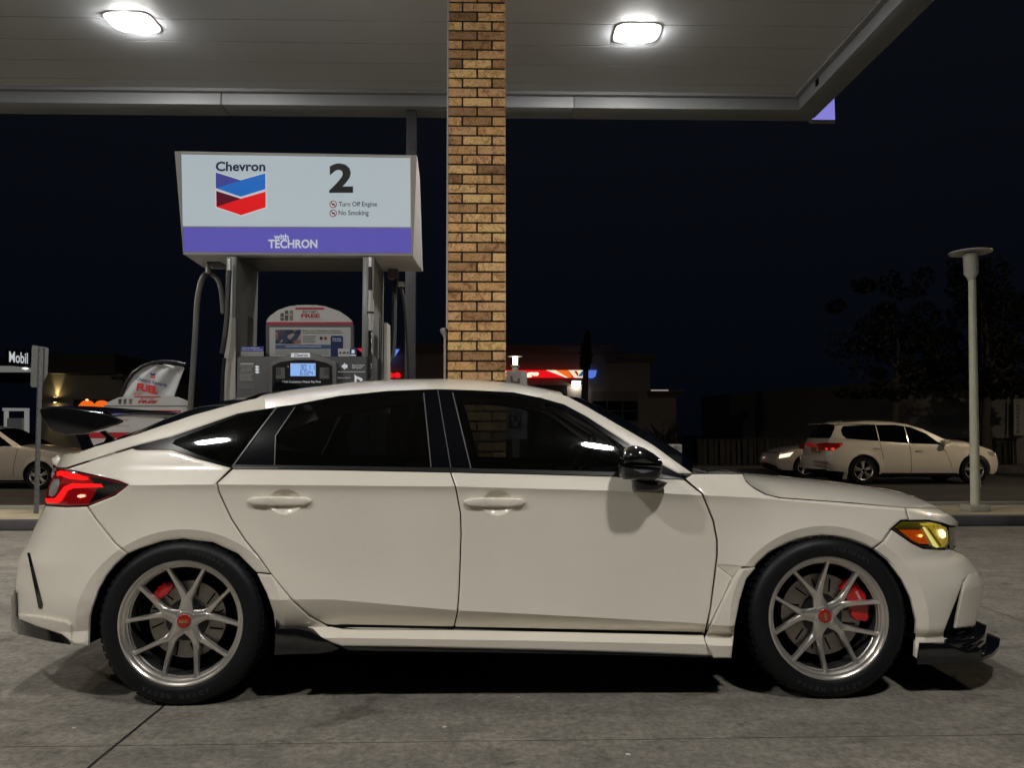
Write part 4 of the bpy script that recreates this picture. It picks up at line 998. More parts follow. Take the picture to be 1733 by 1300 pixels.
pil = thing('brick_pillar', 'tall tan and brown brick pillar holding the canopy behind the car', 'pillar', ((px0+px1)/2, YP+dP/2, 0))
MB().box(px0+.009, px1-.009, YP+.009, YP+dP-.009, 0, ZS-.001).build('mortar', mat('mortar', (.030, .025, .022), .95, noise=.4, nscale=8, bump=.5), pil)
course = 17.02*YP/1300*1.003; jt = .0125; mb = MB(); nco = int(ZS/course)+1
L_ = wP
for k in range(nco):
    z0 = k*course; z1 = min(z0+course-jt, ZS-.002)
    if z1-z0 < .01: continue
    def cells(total, odd):
        if odd: c = [0, total/2, total]
        else: c = [0, total*.24, total*.76, total]
        return c
    cx = cells(L_, k % 2 == 0); cy = cells(dP, k % 2 == 1)
    for i in range(len(cx)-1):
        j0 = jt/2 if i > 0 else 0; j1 = jt/2 if i < len(cx)-2 else 0
        o_ = random.uniform(-.0012, .0012); zz = random.uniform(-.001, .001)
        mb.box(px0+cx[i]+j0, px0+cx[i+1]-j1, YP+o_, YP+.05, z0+zz, z1+zz)
        mb.box(px0+cx[i]+j0, px0+cx[i+1]-j1, YP+dP-.05, YP+dP+o_, z0+zz, z1+zz)
    for i in range(len(cy)-1):
        j0 = jt/2 if i > 0 else .052; j1 = jt/2 if i < len(cy)-2 else .052
        if cy[i+1]-j1-(cy[i]+j0) < .02: continue
        mb.box(px0, px0+.05, YP+cy[i]+j0, YP+cy[i+1]-j1, z0, z1); mb.box(px1-.05, px1, YP+cy[i]+j0, YP+cy[i+1]-j1, z0, z1)
bevel(mb.build('brickwork', brick_mat(), pil), .0025, 1)
galv = mat('galvanised', (.42, .41, .40), .4, metal=.6, noise=.1, nscale=8)
o = MB().box(px0-.013, px0-.002, YP+.002, YP+.05, 1.86, ZS-.002).build('corner_strip', mat('strip_paint', (.5, .48, .46), .5), pil)
cp = thing('conduit_pipe', 'thin pale conduit with a round fitting on the left edge of the brick pillar', 'pipe', (px0-.02, YP+.03, 0))
MB().tube([(px0-.022, YP+.03, 0), (px0-.022, YP+.03, 1.80)], .009, 10).build('pipe', mat('conduit', (.45, .38, .34), .5), cp, ang=50)
q = P(752, 563, YP+.03); MB().tube([q+np.array([-.01, 0, .03]), q+np.array([-.006, 0, .01]), (px0-.022, YP+.03, 1.80)], [.022, .024, .012], 12).build('fitting', galv, cp, ang=50)
sg = thing('notice_board', 'pale metal notice board standing just right of the brick pillar', 'sign', (P(875, 700, 5.6)[0], 5.6, 0))
plate('board', [(857, 627), (890, 628), (892, 632), (892, 744), (857, 744)], 5.58, .02, mat('board_paint', (.42, .42, .42), .5, noise=.1, nscale=20), sg)
plate('black_square', [(862, 703), (883, 703), (883, 725), (862, 725)], 5.574, .003, satin_black, sg)
plate('arrow', [(864, 706), (869, 706), (869, 714), (877, 714), (877, 706), (882, 706), (873, 722)], 5.570, .003, white_txt, sg)
gm = mat('grey_mark', (.12, .12, .13), .6)
plate('faded_mark', [(864, 636), (867, 636), (868, 644), (875, 646), (877, 640), (880, 640), (880, 649), (864, 649)], 5.574, .003, gm, sg)
plate('board_leg', [(868, 744), (880, 744), (880, 1000), (868, 1000)], 5.585, .03, galv, sg)

# steel column behind -------------------------------------------
t = thing('steel_column', 'dark grey square steel column behind the right side of the pump', 'column', (P(695, 600, 8.35)[0], 8.4, 0))
c0, c1 = P(686.5, 400, 8.35)[0], P(703, 400, 8.35)[0]
bevel(MB().box(c0, c1, 8.35, 8.35+(c1-c0), 0.02, ZS-.003).build('shaft', mat('column_grey', (.035, .035, .04), .5, noise=.15, nscale=10), t), .006)
MB().box(c0-.05, c1+.05, 8.30, 8.40+(c1-c0), 0, .02).build('base_plate', MATS['column_grey'], t)

# fuel dispenser --------------------------------------------------
YD = 5.85
disp = thing('fuel_dispenser', 'grey fuel pump with hoses and a large lit number two sign on top', 'fuel pump', (P(510, 700, 6.1)[0], 6.1, 0))
class Pl:
    def __init__(s, a, b, c):
        a, b, c = [np.array(q, float) for q in (a, b, c)]; s.o = a; n = np.cross(b-a, c-a); n = n/np.linalg.norm(n)
        if n[1] > 0: n = -n
        s.n = n
    def at(s, px, py, e=0.0):
        d = ray(px, py); o = s.o+s.n*e; t = ((o-CAM)@s.n)/(d@s.n); return CAM+d*t
def pplate(name, pts, pl, e, m, parent, th=.0015):
    fr = [pl.at(x, y, e) for x, y in pts]; return recalc(MB().prism(fr, [p-pl.n*th for p in fr]).build(name, m, parent))
def ptext(s_, x0, x1, y0, y1, pl, e, m, parent, name='lettering', **k):
    o = pl.at(x0, y1, e); return text(s_, 0, 0, 0, 0, 0, m, parent, name=name, frame=(o, pl.at(x1, y1, e)-o, pl.at(x0, y0, e)-o), **k)
f_tl, f_tr = P(295, 255, 5.74), P(706, 262, 5.74); f_bl, f_br = P(311, 431, YD), P(698, 433, YD)
b_bl, b_br = P(347, 455, 6.42), P(716, 460, 6.42)
b_tl = f_tl+np.array([0.02, .78, 0]); b_tr = P(710.5, 300, 6.40)
mb = MB(); mb.add([f_tl, f_tr, f_br, f_bl, b_tl, b_tr, b_br, b_bl], [(0, 1, 2, 3), (5, 4, 7, 6), (0, 4, 5, 1), (3, 2, 6, 7), (0, 3, 7, 4), (1, 5, 6, 2)])
sign_grey = mat('sign_case', (.50, .50, .49), .4, noise=.05, nscale=6)
box = bevel(mb.build('sign_box', sign_grey, disp), .008, 2)
PS = Pl(f_tl, f_tr, f_bl)
face = mat('sign_face', (.60, .68, .73), .18, coat=.5, emit=(.56, .68, .76), estr=.38)
pplate('sign_face', [(307, 261), (694, 267), (695, 384), (309, 382.5)], PS, .003, face, disp)
pplate('purple_band', [(309, 384.5), (695, 386), (696, 428), (311, 426.5)], PS, .003, mat('purple_band', (.16, .14, .62), .25, coat=.5, emit=(.17, .15, .72), estr=.30), disp)
pplate('end_cap', [(295.5, 256), (305, 257), (310, 430), (312, 431), (311, 431)], PS, .0035, mat('cap_trim', (.42, .42, .41), .4), disp)
pplate('end_cap', [(696, 263), (705.5, 263.5), (699, 432), (697.5, 431)], PS, .0035, MATS['cap_trim'], disp)
navy = mat('navy_print', (.012, .018, .12), .3); blue = mat('blue_print', (.02, .17, .62), .3, emit=(.01, .15, .6), estr=.45); bluD = mat('deep_blue_print', (.07, .08, .40), .3, emit=(.08, .08, .42), estr=.3)
redp = mat('red_print', (.70, .008, .012), .3, emit=(.85, .008, .012), estr=.5); redD = mat('dark_red_print', (.25, .006, .05), .3); ink = mat('ink_print', (.025, .025, .03), .4); wp = mat('pale_print', (.80, .82, .85), .4, emit=(.7, .75, .85), estr=.32)
ptext('Chevron', 365, 449, 273, 289.5, PS, .005, navy, disp, bold=.028)
pplate('emblem_border', [(363.5, 289.5), (407.4, 303), (451, 291), (451.5, 352), (408, 366), (364.5, 351.5)], PS, .0045, wp, disp)
pplate('emblem_blue', [(365, 291.5), (407.4, 304.8), (449, 293), (449, 319.5), (407.4, 332.5), (365, 318)], PS, .006, blue, disp)
pplate('emblem_deep_blue', [(365, 291.5), (407.4, 304.8), (366, 318)], PS, .0075, bluD, disp)
pplate('emblem_red', [(366, 322.8), (407.4, 336), (449.5, 324), (449.5, 350.5), (408, 363.8), (366, 349.7)], PS, .006, redp, disp)
pplate('emblem_dark_red', [(366, 322.8), (407.4, 336), (367, 349.5)], PS, .0075, redD, disp)
ptext('2', 557, 597.5, 276, 326, PS, .005, ink, disp, bold=.035)
ptext('Turn Off Engine', 573, 638, 341, 351.5, PS, .005, ink, disp, bold=.006)
ptext('No Smoking', 573, 624, 355.5, 366.5, PS, .005, ink, disp, bold=.006)
for cy_ in (345.5, 360.5):
    cc_ = (563.8, cy_)
    pplate('ban_ring', arc_pts(cc_, 6.2, 6.2, 0, 360, 24)[:-1], PS, .005, mat('ban_red', (.35, .03, .03), .4), disp)
    pplate('ban_disc', arc_pts(cc_, 4.9, 4.9, 0, 360, 24)[:-1], PS, .0065, wp, disp)
    pplate('ban_symbol', [(cc_[0]-2.6, cy_-1), (cc_[0]+2.4, cy_-1.4), (cc_[0]+3, cy_+1.2), (cc_[0]-2.2, cy_+1.6)], PS, .0078, ink, disp)
    pplate('ban_bar', [(cc_[0]-4.2, cy_-3), (cc_[0]-3.2, cy_-4), (cc_[0]+4.2, cy_+3), (cc_[0]+3.2, cy_+4)], PS, .009, MATS['ban_red'], disp)
ptext('with', 463.5, 488.5, 395.5, 405, PS, .005, wp, disp, bold=.03)
ptext('TECHRON', 454, 537, 405, 420, PS, .005, wp, disp, bold=.03)
# underside, columns, body
und = mat('dispenser_dark', (.07, .07, .07), .45, noise=.1, nscale=8); colm = mat('dispenser_grey', (.24, .25, .245), .38, metal=.2, noise=.07, nscale=5); pale = mat('dispenser_pale', (.46, .45, .42), .45, noise=.06, nscale=6)
zt = f_bl[2]-.002
xa0, xa1 = P(381, 500, YD+.02)[0], P(398.5, 500, YD+.02)[0]; xb0, xb1 = P(613, 500, YD+.02)[0], P(632, 500, YD+.02)[0]
for (x0_, x1_) in ((xa0, xa1), (xb0, xb1)):
    bevel(MB().box(x0_, x1_, YD+.02, YD+.58, .95, zt).build('column', colm, disp), .008, 2)
bevel(MB().box(xa1+.002, xb0-.002, YD+.08, YD+.56, P(500, 459, YD+.56)[2], zt-.002).build('header_beam', und, disp), .006)
pplate('column_cover', [(380.5, 537), (398.5, 537), (398.5, 700), (380.5, 700)], Pl((0, YD+.02, 0), (1, YD+.02, 0), (0, YD+.02, 1)), .006, pale, disp, th=.006)
pplate('column_cover', [(650, 546), (655, 546), (655, 700), (650, 700)], Pl((0, YD+.1, 0), (1, YD+.1, 0), (0, YD+.1, 1)), .0, pale, disp, th=.2)
for (x_) in (xa1, xb1):
    MB().box(x_+.001, x_+.006, YD+.33, YD+.46, 1.62, 2.06).build('column_vent', und, disp)
xB0, xB1 = P(400, 640, YD-.02)[0], P(636, 640, YD-.02)[0]; zB = P(500, 603, YD-.02)[2]
bevel(MB().box(xB0, xB1, YD-.02, YD+.58, .15, zB).build('cabinet', mat('cabinet_grey', (.075, .075, .078), .42, noise=.08, nscale=9), disp), .012, 2)
bevel(MB().box(xa0-.02, xb1+.08, YD-.05, YD+.62, .0, .15).build('island_plinth', kc, disp), .02, 2)
bevel(MB().box(xa0, xB0-.003, YD+.03, YD+.56, .15, .95-.003).build('side_pier', pale, disp), .008)
PY = lambda Y: Pl((0, Y, 0), (1, Y, 0), (0, Y, 1))
PD = PY(YD-.02)
# console
cg = mat('console_grey', (.13, .13, .13), .45)
cons = [(455, 700), (456, 618), (460, 612), (478, 603), (498, 597), (520, 596), (540, 600), (560, 609), (567, 613), (568.5, 700)]
fr = [P(x, y, YD-.13) for x, y in cons]
bevel(recalc(MB().prism(fr, [p+np.array([0, .108, 0]) for p in fr]).build('console', cg, disp)), .008, 2)
PC = PY(YD-.13)
pplate('console_window', [(460, 700), (461, 619), (474, 613), (500, 609), (530, 609), (552, 614), (562, 619), (563, 700)], PC, .0035, mat('console_black', (.012, .012, .013), .3), disp)
pplate('console_inset', [(467, 622), (482, 622), (482, 641), (467, 641)], PC, .0055, cg, disp); pplate('console_inset', [(541, 622), (557, 622), (557, 641), (541, 641)], PC, .0055, cg, disp)
for sx_ in (466.5, 548):
    for k in range(4): pplate('speaker_slot', [(sx_, 624+k*3.1), (sx_+9, 624+k*3.1), (sx_+9, 625+k*3.1), (sx_, 625+k*3.1)], PC, .0075, satin_black, disp)
pplate('brand_plate', [(493, 597.5), (524, 597.5), (525, 604.5), (492, 604.5)], PC, .004, wp, disp, th=.006)
ptext('Chevron', 498, 521, 598.5, 603.5, PC, .0055, ink, disp, bold=.02)
lcd = pplate('display', [(491.5, 615), (534, 615), (534, 636.5), (491.5, 636.5)], PC, .006, emis('lcd_blue', (.30, .52, 1.0), .85), disp)
SEG = {'0': 'abcdef', '1': 'bc', '2': 'abged', '3': 'abgcd', '4': 'fgbc', '6': 'afgedc'}
def seg7(ch, x, y, w, h, m):
    t_ = w*.20; g = {'a': [(0, 0), (w, 0), (w-t_, t_), (t_, t_)], 'd': [(t_, h-t_), (w-t_, h-t_), (w, h), (0, h)], 'g': [(t_*.5, h/2), (t_, h/2-t_/2), (w-t_, h/2-t_/2), (w-t_*.5, h/2), (w-t_, h/2+t_/2), (t_, h/2+t_/2)],
         'f': [(0, t_*.3), (t_, t_*1.3), (t_, h/2-t_*.7), (0, h/2-t_*.2)], 'e': [(0, h/2+t_*.2), (t_, h/2+t_*.7), (t_, h-t_*1.3), (0, h-t_*.3)],
         'b': [(w, t_*.3), (w-t_, t_*1.3), (w-t_, h/2-t_*.7), (w, h/2-t_*.2)], 'c': [(w, h/2+t_*.2), (w-t_, h/2+t_*.7), (w-t_, h-t_*1.3), (w, h-t_*.3)]}
    mb = MB()
    for c_ in SEG[ch]:
        fr = [PC.at(x+a_, y+b_, .0085) for a_, b_ in g[c_]]; mb.prism(fr, [p-PC.n*.0015 for p in fr])
    recalc(mb.build('display_digit', m, disp))
seg7('3', 507.5, 617.3, 4.6, 9, ink); seg7('0', 513.6, 617.3, 4.6, 9, ink); seg7('1', 520.5, 617.3, 4.6, 9, ink); seg7('1', 528, 617.3, 4.6, 9, ink)
seg7('6', 508, 628, 4, 6.6, ink); seg7('0', 514.5, 628, 4, 6.6, ink); seg7('2', 519.8, 628, 4, 6.6, ink); seg7('4', 525, 628, 4, 6.6, ink)
pplate('display_point', [(519.2, 625.2), (520.2, 625.2), (520.2, 626.3), (519.2, 626.3)], PC, .0085, ink, disp); pplate('display_point', [(512.8, 633.8), (513.7, 633.8), (513.7, 634.7), (512.8, 634.7)], PC, .0085, ink, disp)
ptext('$', 486, 489, 618.5, 622.5, PC, .0075, mat('dollar_print', (.8, .35, .25), .5), disp)
ptext('Cash Customers Please Pay First', 478, 543, 644.3, 649, PC, .0055, wp, disp)
# right panel print
pplate('panel_line', [(572, 629), (618, 629), (618, 629.6), (572, 629.6)], PD, .003, wp, disp)
pplate('panel_arrow', [(577.5, 620), (584, 614), (584, 617), (588, 617), (588, 623), (584, 623), (584, 626)], PD, .003, wp, disp)
for k, (t_, x1_) in enumerate((('Remove Nozzle', 617), ('Select Grade', 614), ('Lift Lever', 612))): ptext(t_, 596, x1_, 617+k*2.4, 618.9+k*2.4, PD, .003, wp, disp)
ptext('Please Select', 572, 593, 638.3, 640.3, PD, .003, wp, disp)
pplate('panel_nozzle_icon', [(600, 633), (602, 636), (612, 640), (614, 643), (611, 646), (608, 643), (604, 641), (603, 647), (600, 647)], PD, .003, wp, disp)
# left panel print
pplate('panel_badge', [(407, 614.5), (429, 614.5), (429, 617.5), (407, 617.5)], PD, .003, mat('badge', (.5, .5, .48), .5), disp)
for k in range(11):
    yy = 619.5+k*2.2+(1.5 if k > 4 else 0); mb = MB(); x = 405.5+(2.5 if k in (1, 2, 3) else 0); xe = 429-(k*37 % 5)
    while x < xe:
        w_ = random.uniform(1, 3.2); fr = [PD.at(a_, b_, .003) for a_, b_ in ((x, yy), (min(x+w_, xe), yy), (min(x+w_, xe), yy+.9), (x, yy+.9))]; mb.prism(fr, [p-PD.n*.0015 for p in fr]); x += w_+.7
    mb.build('panel_small_print', MATS['badge'], disp)
for k in range(3): pplate('panel_icon', [(431, 620+k*4.6), (435, 618.6+k*4.6), (439, 620.2+k*4.6), (437, 621.5+k*4.6), (439.5, 622.3+k*4.6), (434, 623+k*4.6)], PD, .003, wp, disp)
pplate('panel_outline', [(405, 649), (432, 649), (432, 658), (405, 658)], PD, .003, mat('faint_print', (.14, .14, .15), .5), disp)
# cards on top of the cabinet
pplate('blue_card', [(407.8, 586.5), (446, 586.5), (446, 603), (407.8, 603)], PY(YD+.02), 0, mat('card_grey', (.36, .37, .36), .5), disp, th=.004)
pplate('blue_card_top', [(407.8, 586.5), (446, 586.5), (446, 594.5), (407.8, 594.5)], PY(YD+.02), .002, mat('card_blue', (.05, .07, .38), .4), disp)
ptext('Chevron Rewards', 410, 439, 587.8, 589.8, PY(YD+.02), .004, wp, disp); ptext('Sign up at the pump', 410, 444, 591, 593, PY(YD+.02), .004, wp, disp)
# topper
PT = PY(YD+.10)
arch = [(450.5, 545), (452.5, 540), (457, 534.5), (470.8, 524.6), (489, 518.3), (504, 516.3), (519, 516), (535, 516.3), (551, 518.5), (575, 527), (587, 535), (594, 541), (596.5, 545)]
tg = mat('topper_white', (.56, .55, .54), .4); pplate('topper_arch', arch, PT, 0, tg, disp, th=.03)
pplate('topper_red_stripe', [(451, 545), (596.5, 545), (597, 549.5), (450.5, 549.5)], PT, .0, mat('stripe_red', (.42, .02, .06), .4), disp, th=.03)
pplate('topper_frame', [(450, 549.7), (598, 549.7), (598, 606), (450, 606)], PT, -.001, mat('frame_grey', (.10, .10, .10), .4), disp, th=.05)
pplate('topper_poster', [(456, 554), (593.5, 554), (593.5, 606), (456, 606)], PT, .001, mat('poster_white', (.50, .51, .50), .35, coat=.3), disp)
pplate('topper_red_tag', [(500, 520.3), (548, 520.3), (549, 524), (500, 524)], PT, .002, MATS['stripe_red'], disp)
ptext('BUY 2 GET 1', 512.5, 538, 525.5, 529.8, PT, .002, ink, disp, bold=.02); ptext('FREE', 509.5, 541, 531.2, 537.8, PT, .002, MATS['stripe_red'], disp, bold=.045)
ptext('on selected drinks, all day, every day', 505.5, 545, 540, 541.7, PT, .002, ink, disp)
for (x0_, x1_, y0_, m_) in ((474.5, 480.5, 530, und), (482, 488, 525.5, und), (490, 496, 525.5, mat('can_tan', (.2, .16, .13), .4))):
    pplate('drink_can', [(x0_, y0_+1), (x0_+1, y0_), (x1_-1, y0_), (x1_, y0_+1), (x1_, 542.5), (x0_, 542.5)], PT, .002, m_, disp)
    pplate('can_label', [(x0_+1, y0_+6), (x1_-1, y0_+6), (x1_-1, y0_+8), (x0_+1, y0_+8)], PT, .004, MATS['badge'], disp)
def photo_mat():
    m = mat('poster_photo', (.1, .1, .1), .3); nt = m.node_tree; b = nt.nodes['Principled BSDF']; N = nt.nodes.new; L = nt.links.new
    tc = N('ShaderNodeTexCoord'); v = N('ShaderNodeTexVoronoi'); v.inputs['Scale'].default_value = 26; L(tc.outputs['Object'], v.inputs[0])
    r = N('ShaderNodeValToRGB'); els = r.color_ramp.elements; els[0].color = (.01, .012, .02, 1); els[1].color = (.5, .5, .5, 1)
    e = els.new(.45); e.color = (.04, .06, .12, 1); e = els.new(.7); e.color = (.3, .17, .12, 1); L(v.outputs['Color'], r.inputs[0]); L(r.outputs[0], b.inputs['Base Color']); return m
pplate('poster_picture', [(466, 558), (509, 558), (509, 582), (466, 582)], PT, .003, photo_mat(), disp)
ptext('Shop at Vons, Albertsons, and Pavilions', 512, 577, 558.5, 561.3, PT, .003, ink, disp, bold=.02)
ptext('to earn Points and save up to 50\u00a2/gallon', 512, 579.5, 562.3, 565.1, PT, .003, ink, disp, bold=.02)
for k in range(5): pplate('poster_small_print', [(512, 568.6+k*2.6), (535-(k % 3)*2, 568.6+k*2.6), (535-(k % 3)*2, 569.5+k*2.6), (512, 569.5+k*2.6)], PT, .003, gm, disp)
pplate('poster_blue_bar', [(466, 583.5), (559, 583.5), (559, 590.5), (466, 590.5)], PT, .003, mat('bar_blue', (.06, .11, .24), .35), disp)
ptext('Link your rewards account and start saving at the pump', 484, 543, 585.3, 587.6, PT, .005, wp, disp)
for k in range(3): pplate('poster_small_print', [(466, 592.5+k*3), (557, 592.5+k*3), (557, 594+k*3), (466, 594+k*3)], PT, .003, mat('pale_grey_print', (.28, .29, .28), .5), disp)
pplate('poster_phone', [(559.5, 570), (562, 568.3), (578.5, 568.3), (580.5, 570), (580.5, 606), (559.5, 606)], PT, .005, mat('phone_blue', (.02, .035, .12), .3), disp)
ptext('Save more', 563, 577, 572, 574.2, PT, .007, wp, disp); ptext('in the app', 563, 577, 575.6, 577.8, PT, .007, wp, disp)
pplate('poster_pump_icon', [(541, 570), (546, 570), (546, 575), (541, 575)], PT, .003, ink, disp)
pplate('poster_round_icon', arc_pts((551, 572.5), 3, 3, 0, 360, 16)[:-1], PT, .003, mat('icon_brown', (.3, .07, .04), .4), disp)
pplate('white_card', [(572, 590), (592.5, 590), (590.5, 603.5), (572.5, 603.5)], PY(YD+.01), 0, mat('card_white', (.6, .6, .6), .4), disp, th=.003)
for (a_, b_) in ((574, 578), (580, 585), (586.5, 590)): pplate('card_mark', [(a_, 596), (b_, 595.5), (b_-.5, 598.5), (a_, 598.8)], PY(YD+.01), .002, ink, disp)
pplate('navy_card', [(592, 589.5), (603.5, 589), (603.5, 603.5), (592, 603.5)], PY(YD+.012), 0, mat('card_navy', (.03, .06, .25), .4), disp, th=.003)
pplate('card_mark', [(595, 592), (600, 592), (600, 598), (595, 598)], PY(YD+.012), .002, wp, disp); pplate('card_mark', [(592.5, 600.5), (602, 600.5), (602, 602), (592.5, 602)], PY(YD+.012), .002, wp, disp)
# hoses
hose_m = mat('hose_rubber', (.035, .037, .038), .45)
def hose(pts, r, name='hose', m=None, rib=False):
    P3 = [P(x, y, Y) for x, y, Y in pts]; n = len(P3); t = np.linspace(0, n-1, n*10); out = []
    for tt in t:
        i = min(int(tt), n-2); f = tt-i; p0, p1, p2, p3 = P3[max(i-1, 0)], P3[i], P3[i+1], P3[min(i+2, n-1)]
        out.append(.5*((2*p1)+(-p0+p2)*f+(2*p0-5*p1+4*p2-p3)*f*f+(-p0+3*p1-3*p2+p3)*f**3))
    if rib:
        o2 = []; rr = []; L = sum(np.linalg.norm(out[i+1]-out[i]) for i in range(len(out)-1)); k = int(L/.006)
        d = np.r_[0, np.cumsum([np.linalg.norm(out[i+1]-out[i]) for i in range(len(out)-1)])]; o_ = np.array(out)
        for q_ in range(k): s_ = L*q_/k; o2.append([np.interp(s_, d, o_[:, j]) for j in range(3)]); rr.append(r if q_ % 2 else r*.8)
        return MB().tube(o2, rr, 12).build(name, m or hose_m, disp, ang=60)
    return MB().tube(out, r, 12).build(name, m or hose_m, disp, ang=60)
YH = YD-.06
hose([(627, 436, YH), (627, 452, YH)], .020, 'hose_swivel', chrome); hose([(627, 452, YH), (627, 475, YH), (627, 492, YH)], .017, 'ribbed_hose', satin_black, True)
hose([(627, 492, YH), (627, 507, YH)], .020, 'breakaway', chrome); hose([(627, 507, YH), (627, 528, YH)], .027, 'breakaway', chrome); hose([(627, 528, YH), (627, 531, YH)], .028, 'breakaway_ring', satin_black)
hose([(627, 531, YH), (627, 543, YH)], .025, 'breakaway', chrome); hose([(627, 543, YH), (627, 560, YH)], .021, 'breakaway', chrome); hose([(627, 560, YH), (626.5, 600, YH), (626, 650, YH), (626, 800, YH)], .018, 'ribbed_hose', satin_black, True)
hose([(388, 438, YH), (388, 448, YH), (388, 458, YH)], .019, 'hose_swivel', chrome)
hose([(388, 458, YH), (386, 500, YH-.01), (384, 540, YH-.02), (380, 575, YH-.03), (376, 598, YH-.02)], .019)
hose([(380, 606, YH), (377, 640, YH), (375, 700, YH)], .015, 'ribbed_hose', satin_black, True)
hose([(351, 461, 6.25), (341, 475, 6.2), (334, 510, 6.15), (331, 560, 6.1), (327, 620, 6.1), (322, 700, 6.1), (321, 780, 6.1)], .022, 'hose', mat('hose_grey', (.12, .12, .115), .5))
hose([(353, 461, 6.25), (366, 470, 6.2), (374, 490, 6.1), (378, 530, 6.05)], .02, 'hose', MATS['hose_grey'])
bevel(MB().box(*pbox(349, 372, 434, 446, 6.1, .18)).build('hose_bracket', und, disp), .006); hose([(352, 446, 6.2), (352, 462, 6.2)], .02, 'hose_swivel', chrome)
hose([(672, 462, 6.35), (668, 500, 6.35), (667, 560, 6.3), (664, 600, 6.25), (655, 615, 6.2)], .021, 'hose', mat('hose_blue_black', (.03, .04, .045), .4))
hose([(676, 478, 6.4), (684, 510, 6.4), (689, 570, 6.4), (692, 650, 6.4), (693, 760, 6.4)], .014); bevel(MB().box(*pbox(672, 684, 476, 484, 6.36, .05)).build('hose_bracket', chrome, disp), .006)
bevel(MB().box(*pbox(656, 673, 434, 470, 6.3, .1)).build('hose_bracket', und, disp), .006)

# waste bin with arched advert board ------------------------------
YW = 6.25
bin_ = thing('waste_bin', 'white arched advert board with red stripes on a service bin behind the rear wing', 'bin', (P(250, 700, YW)[0], YW+.2, 0))
PW = PY(YW)
wbody = mat('bin_white', (.60, .59, .58), .4); wred = mat('bin_red', (.50, .02, .03), .4)
MB().box(P(180, 700, YW)[0], P(320, 700, YW)[0], YW+.02, YW+.42, 0, P(250, 690, YW)[2]).build('bin_body', mat('bin_grey', (.22, .22, .22), .5), bin_)
pplate('advert_board', [(176, 690), (182, 681), (200, 673), (225, 669), (250, 668), (275, 669), (298, 672), (315, 678), (318, 684), (318, 800), (150, 800), (150, 700)], PW, .02, wbody, bin_, th=.03)
pplate('board_line', [(176, 686.5), (318, 686.5), (318, 688.5), (176, 688.5)], PW, .022, mat('line_grey', (.15, .15, .15), .5), bin_)
pplate('red_stripe', [(228, 694.5), (306, 694.5), (305, 700.5), (236, 700.5)], PW, .022, wred, bin_)
ptext('chevron', 290, 303, 695.8, 699.3, PW, .024, wp, bin_)
pplate('red_stripe', [(150, 732), (240, 732), (228, 742), (150, 742)], PW, .022, wred, bin_)
ptext('BUY 2 GET 1', 238, 266, 673.5, 676.3, PW, .022, MATS['stripe_red'], bin_, bold=.02); ptext('FREE', 233, 267, 677.6, 683, PW, .022, wred, bin_, bold=.05, shear=.2)
pplate('red_rule', [(227, 670.5), (272, 670.5), (272, 672.5), (227, 672.5)], PW, .022, wred, bin_)
for k, x_ in enumerate((200, 208.5, 218)): pplate('drink_can', [(x_, 676), (x_+6, 675), (x_+5, 684), (x_+.5, 684)], PW, .022, (und, gm, MATS['can_tan'])[k], bin_)
ptext('for members', 205, 218, 708, 712, PW, .022, wred, bin_); ptext('save every day at the pump', 196, 219, 720, 722.4, PW, .022, wred, bin_)
# feather flag -----------------------------------------------------
YG = 7.6
fl = thing('feather_flag', 'curved white and grey advertising flag with red FUEL lettering behind the bin', 'flag', (P(208, 700, YG)[0], YG, 0))
out = [(198, 700), (205, 670), (213, 650), (224, 634), (240, 622), (258, 616), (275, 614.5), (294, 616.5), (313, 621), (306, 640), (297, 668), (292, 700)]
n = len(out); NX_ = 26; V = []; FF = []
L1 = [(198, 700), (205, 670), (213, 650), (224, 634), (240, 622), (258, 616), (275, 614.5)]
for i in range(25):
    yy = 617+i*(83/24)
    xl = np.interp(yy, [614.5, 616, 622, 634, 650, 670, 700], [272, 258, 240, 224, 213, 205, 198]); xr = np.interp(yy, [614.5, 621, 640, 668, 700], [275, 313, 306, 297, 292])
    for j in range(NX_):
        u = j/(NX_-1); p = P(xl+(xr-xl)*u, yy, YG); p[1] += .009*math.sin(u*16+i*.12)+.006*math.sin(u*7+i*.2); V.append(p)
FF = [(i*NX_+j, i*NX_+j+1, (i+1)*NX_+j+1, (i+1)*NX_+j) for i in range(24) for j in range(NX_-1)]
o = mesh('flag_cloth', V, FF, mat('flag_cloth', (.40, .40, .40), .95, spec=.1), fl, smooth=True)
sd = o.modifiers.new('s', 'SOLIDIFY'); sd.thickness = .002
PF = PY(YG-.035)
MB().tube([P(196, 760, YG), P(199, 700, YG), P(206, 668, YG), P(214, 648, YG), P(225, 632, YG), P(241, 620, YG), P(258, 613.5, YG), P(276, 611.5, YG), P(295, 612.5, YG), P(314, 616.5, YG)], .016, 8).build('flag_pole', satin_black, fl, ang=50)
MB().box(P(190, 700, YG)[0], P(205, 700, YG)[0], YG-.15, YG+.15, 0, .04).build('flag_base', satin_black, fl); MB().tube([P(197, 755, YG), (P(197, 755, YG)[0], YG, .03)], .016, 8).build('flag_pole', satin_black, fl)
def slant(s_, a, b, h, m, bold=.02):
    o_ = PF.at(*a); r_ = PF.at(*b)-o_; u_ = PF.at(a[0]+h*.18, a[1]-h)-o_; return text(s_, 0, 0, 0, 0, 0, m, fl, frame=(o_, r_, u_), bold=bold)
slant('Chevron Rewards', (230, 643), (282, 655), 6, navy); slant('FUEL', (230.5, 661), (266, 667.5), 13, wred, .06); slant('UP TO', (226, 672), (262, 678), 7, wred, .04)
